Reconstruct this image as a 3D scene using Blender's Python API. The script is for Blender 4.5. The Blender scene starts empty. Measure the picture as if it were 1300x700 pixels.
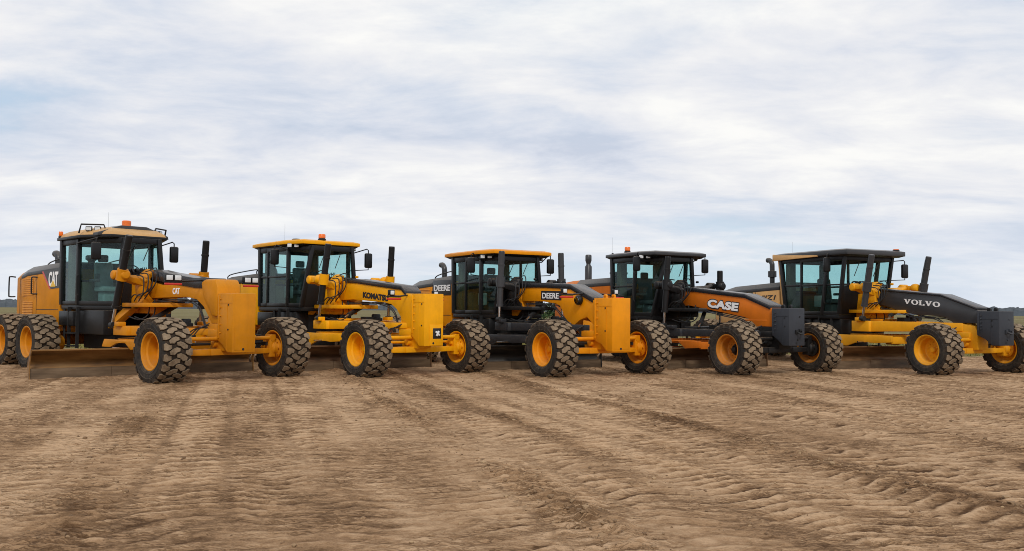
import bpy, bmesh, math, random
import numpy as np
from mathutils import Vector, Matrix

random.seed(7)
rng = np.random.default_rng(11)
sc = bpy.context.scene
COL = sc.collection
PI = math.pi
R_ = math.radians

# ------------------------------------------------------------------ materials
def new_mat(name):
    m = bpy.data.materials.new(name); m.use_nodes = True
    nt = m.node_tree
    return m, nt, nt.nodes['Principled BSDF']

def nd(nt, t, **kw):
    n = nt.nodes.new(t)
    for k, v in kw.items():
        if k in n.inputs: n.inputs[k].default_value = v
        else: setattr(n, k, v)
    return n

def ramp(nt, fac, stops):
    r = nt.nodes.new('ShaderNodeValToRGB')
    e = r.color_ramp.elements
    while len(e) > 1: e.remove(e[-1])
    e[0].position = stops[0][0]; e[0].color = stops[0][1]
    for p, c in stops[1:]:
        x = e.new(p); x.color = c
    nt.links.new(fac, r.inputs['Fac'])
    return r

def g4(v): return (v, v, v, 1)

DUST = (.30, .215, .135, 1)

def paint(name, col, rough=.42, dust=.45, metallic=0., low=1.3, bump=.0, spec=.22, settle=.42, streak=.20):
    """worn machine paint: colour drift, dust film that is thicker low on the machine"""
    m, nt, b = new_mat(name)
    tc = nd(nt, 'ShaderNodeTexCoord')
    n1 = nd(nt, 'ShaderNodeTexNoise', Scale=1.7, Detail=5., Roughness=.6)
    n2 = nd(nt, 'ShaderNodeTexNoise', Scale=14., Detail=6., Roughness=.7)
    nt.links.new(tc.outputs['Object'], n1.inputs['Vector'])
    nt.links.new(tc.outputs['Object'], n2.inputs['Vector'])
    c1 = tuple(min(1, x * 1.07) for x in col) + (1,)
    c0 = tuple(x * .84 for x in col) + (1,)
    r1 = ramp(nt, n1.outputs['Fac'], [(.3, c0), (.7, c1)])
    sep = nd(nt, 'ShaderNodeSeparateXYZ')
    nt.links.new(tc.outputs['Object'], sep.inputs[0])
    mr = nd(nt, 'ShaderNodeMapRange')
    mr.inputs['From Min'].default_value = low + .9; mr.inputs['From Max'].default_value = .2
    mr.inputs['To Min'].default_value = .04; mr.inputs['To Max'].default_value = 1.
    nt.links.new(sep.outputs['Z'], mr.inputs['Value'])
    r2 = ramp(nt, n2.outputs['Fac'], [(.38, g4(.12)), (.68, g4(1))])
    mu = nd(nt, 'ShaderNodeMath', operation='MULTIPLY'); nt.links.new(mr.outputs[0], mu.inputs[0]); nt.links.new(r2.outputs['Color'], mu.inputs[1])
    mu2 = nd(nt, 'ShaderNodeMath', operation='MULTIPLY'); nt.links.new(mu.outputs[0], mu2.inputs[0]); mu2.inputs[1].default_value = dust
    gn = nd(nt, 'ShaderNodeNewGeometry'); sn = nd(nt, 'ShaderNodeSeparateXYZ'); nt.links.new(gn.outputs['Normal'], sn.inputs[0])
    up = nd(nt, 'ShaderNodeMapRange'); nt.links.new(sn.outputs['Z'], up.inputs['Value']); up.inputs['From Min'].default_value = .25; up.inputs['From Max'].default_value = 1.; up.inputs['To Max'].default_value = settle
    ups = nd(nt, 'ShaderNodeMath', operation='MULTIPLY_ADD'); nt.links.new(up.outputs[0], ups.inputs[0]); nt.links.new(r2.outputs['Color'], ups.inputs[1]); nt.links.new(mu2.outputs[0], ups.inputs[2])
    mu2 = ups
    mix = nd(nt, 'ShaderNodeMix', data_type='RGBA'); nt.links.new(mu2.outputs[0], mix.inputs[0])
    nt.links.new(r1.outputs['Color'], mix.inputs[6]); mix.inputs[7].default_value = DUST
    mpv = nd(nt, 'ShaderNodeMapping'); mpv.inputs['Scale'].default_value = (4., 4., .7); nt.links.new(tc.outputs['Object'], mpv.inputs[0])
    n3 = nd(nt, 'ShaderNodeTexNoise', Scale=1.6, Detail=6., Roughness=.7); nt.links.new(mpv.outputs[0], n3.inputs['Vector'])
    r3 = ramp(nt, n3.outputs['Fac'], [(.50, g4(0)), (.78, g4(streak))])
    mx3 = nd(nt, 'ShaderNodeMix', data_type='RGBA'); nt.links.new(r3.outputs['Color'], mx3.inputs[0]); nt.links.new(mix.outputs[2], mx3.inputs[6]); mx3.inputs[7].default_value = (col[0] * .35 + .02, col[1] * .32 + .015, col[2] * .4 + .01, 1)
    nt.links.new(mx3.outputs[2], b.inputs['Base Color'])
    rr = nd(nt, 'ShaderNodeMapRange'); nt.links.new(n2.outputs['Fac'], rr.inputs['Value'])
    rr.inputs['To Min'].default_value = rough - .1; rr.inputs['To Max'].default_value = rough + .22
    nt.links.new(rr.outputs[0], b.inputs['Roughness'])
    b.inputs['Metallic'].default_value = metallic
    b.inputs['Specular IOR Level'].default_value = spec
    bp = nd(nt, 'ShaderNodeBump', Strength=.12 + bump, Distance=.01)
    nt.links.new(n1.outputs['Fac'], bp.inputs['Height']); nt.links.new(bp.outputs[0], b.inputs['Normal'])
    return m

def plain(name, col, rough=.5, metallic=0., var=.12, scale=20., emit=None):
    m, nt, b = new_mat(name)
    tc = nd(nt, 'ShaderNodeTexCoord'); n = nd(nt, 'ShaderNodeTexNoise', Scale=scale, Detail=4.)
    nt.links.new(tc.outputs['Object'], n.inputs['Vector'])
    r = ramp(nt, n.outputs['Fac'], [(.3, tuple(x * (1 - var) for x in col) + (1,)), (.7, tuple(min(1, x * (1 + var)) for x in col) + (1,))])
    nt.links.new(r.outputs['Color'], b.inputs['Base Color'])
    b.inputs['Roughness'].default_value = rough; b.inputs['Metallic'].default_value = metallic
    return m

def glass_mat(name, tint, gloss=.10):
    m = bpy.data.materials.new(name); m.use_nodes = True
    nt = m.node_tree; nt.nodes.clear()
    out = nd(nt, 'ShaderNodeOutputMaterial')
    tr = nd(nt, 'ShaderNodeBsdfTransparent'); tr.inputs['Color'].default_value = tint + (1,)
    gl = nd(nt, 'ShaderNodeBsdfGlossy', Roughness=.03); gl.inputs['Color'].default_value = (.9, .95, .95, 1)
    df = nd(nt, 'ShaderNodeBsdfDiffuse'); df.inputs['Color'].default_value = (.22, .25, .21, 1)
    lw = nd(nt, 'ShaderNodeLayerWeight', Blend=.5)
    fp = nd(nt, 'ShaderNodeMath', operation='POWER'); nt.links.new(lw.outputs['Facing'], fp.inputs[0]); fp.inputs[1].default_value = 4.5
    fr = nd(nt, 'ShaderNodeMath', operation='MULTIPLY_ADD'); nt.links.new(fp.outputs[0], fr.inputs[0]); fr.inputs[1].default_value = .45; fr.inputs[2].default_value = .016
    mx = nd(nt, 'ShaderNodeMixShader')
    tc = nd(nt, 'ShaderNodeTexCoord'); n = nd(nt, 'ShaderNodeTexNoise', Scale=5., Detail=6.)
    nt.links.new(tc.outputs['Object'], n.inputs['Vector'])
    r = ramp(nt, n.outputs['Fac'], [(.38, g4(.002)), (.8, g4(.016))])
    m2 = nd(nt, 'ShaderNodeMixShader')
    nt.links.new(r.outputs['Color'], m2.inputs[0]); nt.links.new(tr.outputs[0], m2.inputs[1]); nt.links.new(df.outputs[0], m2.inputs[2])
    nt.links.new(fr.outputs[0], mx.inputs[0]); nt.links.new(m2.outputs[0], mx.inputs[1]); nt.links.new(gl.outputs[0], mx.inputs[2])
    nt.links.new(mx.outputs[0], out.inputs['Surface'])
    return m

M = {}
M['rubber'] = paint('tyre_rubber', (.012, .012, .0125), rough=.8, dust=.18, low=0., spec=.3)
def tread_mat():
    m, nt, b = new_mat('dusty_tread')
    tc = nd(nt, 'ShaderNodeTexCoord')
    n = nd(nt, 'ShaderNodeTexNoise', Scale=5., Detail=6., Roughness=.65); n2 = nd(nt, 'ShaderNodeTexNoise', Scale=45., Detail=4.)
    nt.links.new(tc.outputs['Object'], n.inputs['Vector']); nt.links.new(tc.outputs['Object'], n2.inputs['Vector'])
    ad = nd(nt, 'ShaderNodeMath', operation='MULTIPLY_ADD'); nt.links.new(n2.outputs['Fac'], ad.inputs[0]); ad.inputs[1].default_value = .35
    nt.links.new(n.outputs['Fac'], ad.inputs[2])
    r = ramp(nt, ad.outputs[0], [(.40, (.060, .042, .027, 1)), (.60, (.185, .134, .086, 1)), (.88, (.31, .232, .155, 1))])
    nt.links.new(r.outputs['Color'], b.inputs['Base Color']); b.inputs['Roughness'].default_value = .9
    b.inputs['Specular IOR Level'].default_value = .15
    return m
M['tread'] = tread_mat()
M['lug_side'] = plain('dirty_rubber', (.036, .022, .012), rough=.95, var=.5, scale=12.)
M['cat_paint'] = paint('amber_paint', (.64, .236, .002), dust=.10)
M['kom_paint'] = paint('bright_yellow_paint', (.93, .41, .001), dust=.06)
M['dee_paint'] = paint('golden_yellow_paint', (.84, .30, .001), dust=.07)
M['cas_paint'] = paint('burnt_orange_paint', (.66, .165, .008), dust=.08)
M['cas_rim'] = paint('orange_rim_paint', (.56, .19, .010), dust=.2)
M['vol_paint'] = paint('warm_yellow_paint', (.85, .37, .006), dust=.12)
M['vol_hood'] = paint('faded_yellow_paint', (.74, .42, .16), dust=.25)
M['roof_tan'] = paint('faded_tan_paint', (.62, .36, .14), dust=.2)
M['black'] = paint('satin_black_paint', (.010, .0105, .0115), rough=.36, dust=.03, spec=.32)
M['graphite'] = paint('graphite_paint', (.043, .044, .047), rough=.30, dust=.03, spec=.4)
M['cover'] = paint('black_anti_glare_cover', (.020, .021, .025), rough=.22, dust=.02, spec=.5)
M['slate'] = paint('slate_grey_paint', (.042, .047, .057), rough=.45, dust=.03)
M['navy'] = paint('blue_black_paint', (.016, .020, .026), rough=.40, dust=.14, spec=.35)
M['dark'] = plain('dark_machinery', (.010, .010, .010), rough=.6)
M['hose'] = plain('rubber_hose', (.012, .012, .013), rough=.55)
M['chrome'] = plain('cylinder_rod', (.62, .62, .62), rough=.18, metallic=1., var=.05)
M['steel'] = plain('worn_steel', (.33, .29, .25), rough=.45, metallic=.7, var=.35, scale=4.)
M['lens'] = plain('lamp_lens', (.72, .74, .74), rough=.12, var=.1, scale=40)
M['amber'] = plain('orange_lens', (.85, .17, .015), rough=.2, var=.1)
M['red'] = plain('red_lens', (.55, .03, .02), rough=.25, var=.1)
M['white'] = plain('white_lettering', (.90, .90, .89), rough=.5, var=.04)
M['ink'] = plain('black_lettering', (.012, .012, .016), rough=.5, var=.1)
M['logo_yellow'] = plain('yellow_lettering', (.80, .50, .06), rough=.5, var=.04)
M['seat'] = plain('seat_fabric', (.055, .062, .062), rough=.8)
M['seat_light'] = plain('dusty_seat_fabric', (.20, .26, .25), rough=.8, scale=8.)
M['olive'] = plain('olive_lining', (.060, .062, .030), rough=.7)
M['mirror'] = plain('mirror_glass', (.20, .23, .26), rough=.08, metallic=1., var=.03)
M['glass'] = glass_mat('teal_tinted_glass', (.80, .92, .91))
M['glass_dark'] = glass_mat('dark_tinted_glass', (.74, .85, .83))
def blade_mat(name, c0, c1, c2, rough=.42, metallic=.55):
    m, nt, b = new_mat(name)
    tc = nd(nt, 'ShaderNodeTexCoord'); mp = nd(nt, 'ShaderNodeMapping'); mp.inputs['Scale'].default_value = (1, .35, 2.6)
    nt.links.new(tc.outputs['Object'], mp.inputs[0])
    n = nd(nt, 'ShaderNodeTexNoise', Scale=2.2, Detail=8., Roughness=.62); nt.links.new(mp.outputs[0], n.inputs['Vector'])
    r = ramp(nt, n.outputs['Fac'], [(.30, c0 + (1,)), (.52, c1 + (1,)), (.72, c2 + (1,))])
    nt.links.new(r.outputs['Color'], b.inputs['Base Color'])
    r2 = ramp(nt, n.outputs['Fac'], [(.3, g4(rough - .08)), (.8, g4(rough + .25))])
    nt.links.new(r2.outputs['Color'], b.inputs['Roughness']); b.inputs['Metallic'].default_value = metallic
    return m
M['cat_blade'] = blade_mat('rusty_amber_blade', (.085, .040, .012), (.27, .135, .040), (.40, .235, .09), .42, .12)
M['brown_blade'] = blade_mat('brown_rusted_blade', (.055, .030, .016), (.16, .088, .044), (.28, .17, .09), .42, .25)
M['grey_blade'] = blade_mat('dark_grey_blade', (.022, .022, .022), (.06, .058, .055), (.17, .15, .13))
M['tan_blade'] = blade_mat('orange_rust_blade', (.08, .042, .018), (.24, .13, .055), (.40, .26, .14), .42, .25)
M['edge'] = blade_mat('worn_cutting_edge', (.06, .038, .02), (.15, .098, .055), (.26, .18, .11), .5, .4)

# ------------------------------------------------------------------ mesh builder (u forward, v to the right-hand side, w up)
class MB:
    def __init__(s): s.v = []; s.f = []; s.m = []
    def add(s, vs, fs, m=0):
        o = len(s.v); s.v += [tuple(p) for p in vs]
        for f in fs: s.f.append(tuple(i + o for i in f)); s.m.append(m)
        return s
    def hexa(s, p, m=0):
        return s.add(p, [(0, 3, 2, 1), (4, 5, 6, 7), (0, 1, 5, 4), (1, 2, 6, 5), (2, 3, 7, 6), (3, 0, 4, 7)], m)
    def box(s, c, d, m=0, rot=None):
        pts = []
        for z in (-.5, .5):
            for x, y in ((-.5, -.5), (.5, -.5), (.5, .5), (-.5, .5)):
                p = Vector((x * d[0], y * d[1], z * d[2]))
                if rot is not None: p = rot @ p
                pts.append((p.x + c[0], p.y + c[1], p.z + c[2]))
        return s.hexa(pts, m)
    def span(s, a, b, m=0):
        return s.box([(a[i] + b[i]) / 2 for i in range(3)], [abs(b[i] - a[i]) for i in range(3)], m)
    def prism(s, poly, a, b, axis='v', m=0):
        n = len(poly)
        def P(q, t):
            return {'v': (q[0], t, q[1]), 'w': (q[0], q[1], t), 'u': (t, q[0], q[1])}[axis]
        vs = [P(q, a) for q in poly] + [P(q, b) for q in poly]
        fs = [tuple(range(n)), tuple(range(2 * n - 1, n - 1, -1))] + [(i, (i + 1) % n, n + (i + 1) % n, n + i) for i in range(n)]
        return s.add(vs, fs, m)
    def loft(s, rings, m=0, caps=True):
        n = len(rings[0]); vs = [p for r in rings for p in r]; fs = []
        for k in range(len(rings) - 1):
            for i in range(n):
                fs.append((k * n + i, k * n + (i + 1) % n, (k + 1) * n + (i + 1) % n, (k + 1) * n + i))
        if caps: fs += [tuple(range(n)), tuple(range(len(vs) - 1, len(vs) - n - 1, -1))]
        return s.add(vs, fs, m)
    def tube(s, pts, r, n=10, m=0, closed=False):
        pts = [Vector(p) for p in pts]; rings = []; ref = None
        for i, p in enumerate(pts):
            a = pts[max(i - 1, 0)]; b = pts[min(i + 1, len(pts) - 1)]
            t = (b - a).normalized()
            if ref is None: ref = t.orthogonal().normalized()
            ref = (ref - t * ref.dot(t)).normalized(); q = t.cross(ref)
            rr = r[i] if isinstance(r, (list, tuple)) else r
            rings.append([p + ref * math.cos(2 * PI * k / n) * rr + q * math.sin(2 * PI * k / n) * rr for k in range(n)])
        return s.loft(rings, m)
    def lathe(s, prof, c, axis='v', n=32, m=0, closed=False, mats=None):
        """prof: (radius, offset along axis)"""
        vs = []
        for r, h in prof:
            for k in range(n):
                a = 2 * PI * k / n; x, y = r * math.cos(a), r * math.sin(a)
                vs.append({'v': (c[0] + x, c[1] + h, c[2] + y), 'w': (c[0] + x, c[1] + y, c[2] + h), 'u': (c[0] + h, c[1] + x, c[2] + y)}[axis])
        L = len(prof); rows = L if closed else L - 1
        for j in range(rows):
            mm = mats[j] if mats else m
            fs = [(j * n + k, j * n + (k + 1) % n, ((j + 1) % L) * n + (k + 1) % n, ((j + 1) % L) * n + k) for k in range(n)]
            if j == 0: s.add(vs, fs, mm); base = len(s.v) - len(vs)
            else:
                for f in fs: s.f.append(tuple(i + base for i in f)); s.m.append(mm)
        return s
    def mirror(s):
        n = len(s.v); k = len(s.f)
        s.v += [(a, -b, c) for a, b, c in s.v]
        for i in range(k): s.f.append(tuple(j + n for j in reversed(s.f[i]))); s.m.append(s.m[i])
        return s
    def mesh(s, name, bevel=0., angle=38., merge=False, segs=2):
        me = bpy.data.meshes.new(name)
        me.from_pydata([(a, -b, c) for a, b, c in s.v], [], s.f)
        me.polygons.foreach_set('material_index', s.m)
        bm = bmesh.new(); bm.from_mesh(me)
        if merge: bmesh.ops.remove_doubles(bm, verts=bm.verts, dist=1e-4)
        bmesh.ops.recalc_face_normals(bm, faces=bm.faces)
        if bevel:
            es = [e for e in bm.edges if len(e.link_faces) == 2 and e.calc_face_angle(0) > R_(40)]
            if es: bmesh.ops.bevel(bm, geom=es, offset=bevel, segments=segs, affect='EDGES', profile=.5, clamp_overlap=True)
        bm.to_mesh(me); bm.free()
        me.polygons.foreach_set('use_smooth', [True] * len(me.polygons))
        me.set_sharp_from_angle(angle=R_(angle))
        return me
    def build(s, name, mats, parent, bevel=0., angle=38., merge=False):
        if not isinstance(mats, (list, tuple)): mats = [mats]
        me = s.mesh(name, bevel, angle, merge)
        for k in mats: me.materials.append(M[k] if isinstance(k, str) else k)
        o = bpy.data.objects.new(name, me); COL.objects.link(o)
        if parent is not None: o.parent = parent
        return o

def empty(name, parent=None, loc=(0, 0, 0), rz=0):
    o = bpy.data.objects.new(name, None); COL.objects.link(o); o.location = loc; o.rotation_euler = (0, 0, rz)
    o.empty_display_size = .2
    if parent is not None: o.parent = parent
    return o

def smooth_path(pts, n=6):
    """Catmull-Rom through points"""
    P = [Vector(p) for p in pts]; out = []
    for i in range(len(P) - 1):
        a = P[max(i - 1, 0)]; b = P[i]; c = P[i + 1]; d = P[min(i + 2, len(P) - 1)]
        for k in range(n):
            t = k / n
            out.append(.5 * ((2 * b) + (c - a) * t + (2 * a - 5 * b + 4 * c - d) * t * t + (3 * b - a - 3 * c + d) * t ** 3))
    out.append(P[-1]); return out

# ------------------------------------------------------------------ tyre and rim
TR, TW = .715, .654        # nominal tyre radius / width
def tyre_mesh():
    b = MB(); R = TR; H = TW / 2
    half = [(.555 * R, .78), (.575 * R, .86), (.63 * R, .93), (.74 * R, 1.0), (.83 * R, .99), (.895 * R, .94), (.925 * R, .84), (.938 * R, .45)]
    prof = [(r, -x * H) for r, x in half] + [(r, x * H) for r, x in reversed(half)]
    b.lathe(prof, (0, 0, 0), 'v', 64, mats=[0] * 6 + [2] * 3 + [0] * 6)
    # a few raised rings on the sidewall
    for sgn in (-1, 1):
        for rr in (.665, .80):
            x = sgn * H * (.955 if rr < .7 else .995)
            b.lathe([((rr - .012) * R, x), (rr * R, x + sgn * .007), ((rr + .012) * R, x)], (0, 0, 0), 'v', 64)
    N = 19; p = 2 * PI / N
    sh = [(-.25, 1.0), (.05, 1.0), (.36, 1.0), (.44, .82), (.26, .67), (.22, .47), (-.08, .44), (-.22, .58), (-.31, .80)]
    ce = [(.30, .60), (.60, .64), (.84, .42), (1.0, .14), (.92, -.13), (.62, -.12), (.52, .12), (.28, .30)]
    def top_r(x): return R * (1 - .030 * abs(x) ** 2.5)
    rr = random.Random(3)
    for sgn in (-1, 1):
        for k in range(N):
            for kind, poly in (('s', sh), ('c', ce)):
                jit = rr.uniform(-.035, .035); sc_ = rr.uniform(.86, .95)
                cx = sum(q[1] for q in poly) / len(poly); ca = sum(q[0] for q in poly) / len(poly)
                base = []; top = []; mid = []
                for a, x in poly:
                    an = (k + a + jit + (.5 if sgn < 0 else 0)) * p
                    at = (k + ca + (a - ca) * sc_ + jit + (.5 if sgn < 0 else 0)) * p
                    xt = cx + (x - cx) * sc_
                    if x >= .99:
                        rb = .87 * R; xb = .985; xt = .955; rt = top_r(.955) - .010 * R
                    else:
                        rb = .925 * R; xb = x; rt = top_r(xt)
                    rm = rt - .016 * R; am = at + (an - at) * .55; xm = xt + (xb - xt) * .45
                    base.append((rb * math.cos(an), sgn * xb * H, rb * math.sin(an)))
                    mid.append((rm * math.cos(am), sgn * xm * H, rm * math.sin(am)))
                    top.append((rt * math.cos(at), sgn * xt * H, rt * math.sin(at)))
                n = len(poly)
                b.add(base + mid, [(i, (i + 1) % n, n + (i + 1) % n, n + i) for i in range(n)], 2)
                # cap as a fan so it follows the crown
                c = (sum(q[0] for q in top) / n, sum(q[1] for q in top) / n, sum(q[2] for q in top) / n)
                l = math.hypot(c[0], c[2]); f = top_r(c[1] / H) / l
                c = (c[0] * f, c[1], c[2] * f)
                b.add(mid + top, [(i, (i + 1) % n, n + (i + 1) % n, n + i) for i in range(n)], 1)
                b.add(top + [c], [(i, (i + 1) % n, n) for i in range(n)], 1)
    me = b.mesh('tyre', angle=50)
    for k in ('rubber', 'tread', 'lug_side'): me.materials.append(M[k])
    return me

def rim_mesh(mat, hub, depth):
    """v outward = towards +v; drop-centre rim with a dished disc and bolts; depth = offset of the disc"""
    b = MB(); R = TR; H = TW / 2; rf = .565 * R
    o = .80 * H
    prof = [(rf - .035, o - .03), (rf - .012, o - .012), (rf + .004, o + .006), (rf + .006, o + .022), (rf - .012, o + .026), (rf - .034, o + .012),
            (rf - .048, o - .03), (rf - .055, o - .07), (rf - .085, o - .10), (rf - .095, depth + .02), (rf - .12, depth), (.13, depth + .012), (.13, depth - .012), (rf - .115, depth - .02),
            (rf - .085, depth - .03), (rf - .075, -o + .10), (rf - .05, -o + .05), (rf - .034, -o - .012), (rf - .012, -o - .026), (rf + .006, -o - .022), (rf + .004, -o - .006), (rf - .012, -o + .012), (rf - .035, -o + .03)]
    b.lathe(prof, (0, 0, 0), 'v', 56)
    for k in range(12):
        a = 2 * PI * k / 12
        b.lathe([(.001, .02), (.015, .02), (.015, -.01)], (.205 * math.cos(a), depth + .012, .205 * math.sin(a)), 'v', 6)
    me = b.mesh('rim', angle=32); me.materials.append(mat)
    c = MB()
    c.lathe([(.001, depth + .13), (.055, depth + .13), (.075, depth + .11), (.085, depth + .04), (.135, depth + .03), (.15, depth + .013), (.15, depth - .05), (.12, -H * .9)], (0, 0, 0), 'v', 24)
    for k in range(8):
        a = 2 * PI * (k + .5) / 8
        c.lathe([(.001, .028), (.013, .028), (.013, 0)], (.112 * math.cos(a), depth + .03, .112 * math.sin(a)), 'v', 6)
    ce = c.mesh('hub', angle=32); ce.materials.append(hub)
    return me, ce

TYRE = tyre_mesh()

# ------------------------------------------------------------------ lettering
GLYPH_KEEP = []
def text_mesh(txt, size, depth, bold, shear=0., spacing=1.):
    cu = bpy.data.curves.new('lettering', 'FONT'); cu.body = txt; cu.size = 1.; cu.extrude = depth / 2
    cu.offset = bold; cu.shear = shear; cu.space_character = spacing; cu.resolution_u = 4
    o = bpy.data.objects.new('tmp_text', cu); COL.objects.link(o)
    dg = bpy.context.evaluated_depsgraph_get(); dg.update()
    me = bpy.data.meshes.new_from_object(o.evaluated_get(dg))
    bpy.data.objects.remove(o); bpy.data.curves.remove(cu)
    return me

def lettering(parent, txt, mat, u0, u1, w0, w1, v, skew=0., bold=.02, depth=.006, shear=0., spacing=1., name='lettering'):
    """raised letters on the right-hand side: fills u0..u1 and w0..w1 (at u0), baseline rising by skew per metre"""
    me = text_mesh(txt, 1., depth, bold, shear, spacing)
    co = np.empty(len(me.vertices) * 3); me.vertices.foreach_get('co', co); co = co.reshape(-1, 3)
    mn = co.min(0); mx = co.max(0)
    x = u0 + (co[:, 0] - mn[0]) / (mx[0] - mn[0]) * (u1 - u0)
    z = w0 + (co[:, 1] - mn[1]) / (mx[1] - mn[1]) * (w1 - w0) + (x - u0) * skew
    zz = np.sign(co[:, 2]) * depth / 2
    out = np.stack([x, -(v + zz), z], 1)
    me.vertices.foreach_set('co', out.ravel()); me.update()
    me.materials.clear(); me.materials.append(M[mat])
    o = bpy.data.objects.new(name, me); COL.objects.link(o); o.parent = parent
    return o

def serif_volvo(parent, mat, u0, u1, w0, w1, v, skew):
    """slab-serif capitals V O L V O drawn as outlines"""
    V = [(0, 1), (.36, 1), (.36, .90), (.29, .90), (.46, .36), (.62, .90), (.55, .90), (.55, 1), (.84, 1), (.84, .90), (.77, .90), (.48, 0), (.34, 0), (.07, .90), (0, .90)]
    L = [(0, 1), (.38, 1), (.38, .90), (.29, .90), (.29, .13), (.52, .13), (.58, .32), (.68, .32), (.68, 0), (0, 0), (0, .10), (.09, .10), (.09, .90), (0, .90)]
    b = MB(); x0 = 0; W = {'V': .84, 'O': .86, 'L': .68}; gap = .07
    tot = W['V'] * 2 + W['O'] * 2 + W['L'] + 4 * gap
    def T(x, y, d):
        u = u0 + x / tot * (u1 - u0); return (u, v + d, w0 + y * (w1 - w0) + (u - u0) * skew)
    for ch in 'VOLVO':
        if ch == 'O':
            n = 28; vs = []
            for d in (-.003, .003):
                for k in range(n):
                    a = 2 * PI * k / n; vs.append(T(x0 + .43 + .43 * math.cos(a), .5 + .53 * math.sin(a), d))
                for k in range(n):
                    a = 2 * PI * k / n; vs.append(T(x0 + .43 + .22 * math.cos(a), .5 + .38 * math.sin(a), d))
            fs = []
            for k in range(n):
                j = (k + 1) % n
                fs += [(k, j, n + j, n + k), (2 * n + k, 2 * n + j, 3 * n + j, 3 * n + k), (k, j, 2 * n + j, 2 * n + k), (n + k, n + j, 3 * n + j, 3 * n + k)]
            b.add(vs, fs)
        else:
            poly = V if ch == 'V' else L; n = len(poly)
            vs = [T(x0 + x, y, -.003) for x, y in poly] + [T(x0 + x, y, .003) for x, y in poly]
            b.add(vs, [tuple(range(n)), tuple(range(2 * n - 1, n - 1, -1))] + [(i, (i + 1) % n, n + (i + 1) % n, n + i) for i in range(n)])
        x0 += W[ch] + gap
    o = b.build('lettering', mat, parent, angle=30)
    return o

# ------------------------------------------------------------------ grader
TRK = 1.494
def lerp(a, b, t): return a + (b - a) * t

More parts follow.
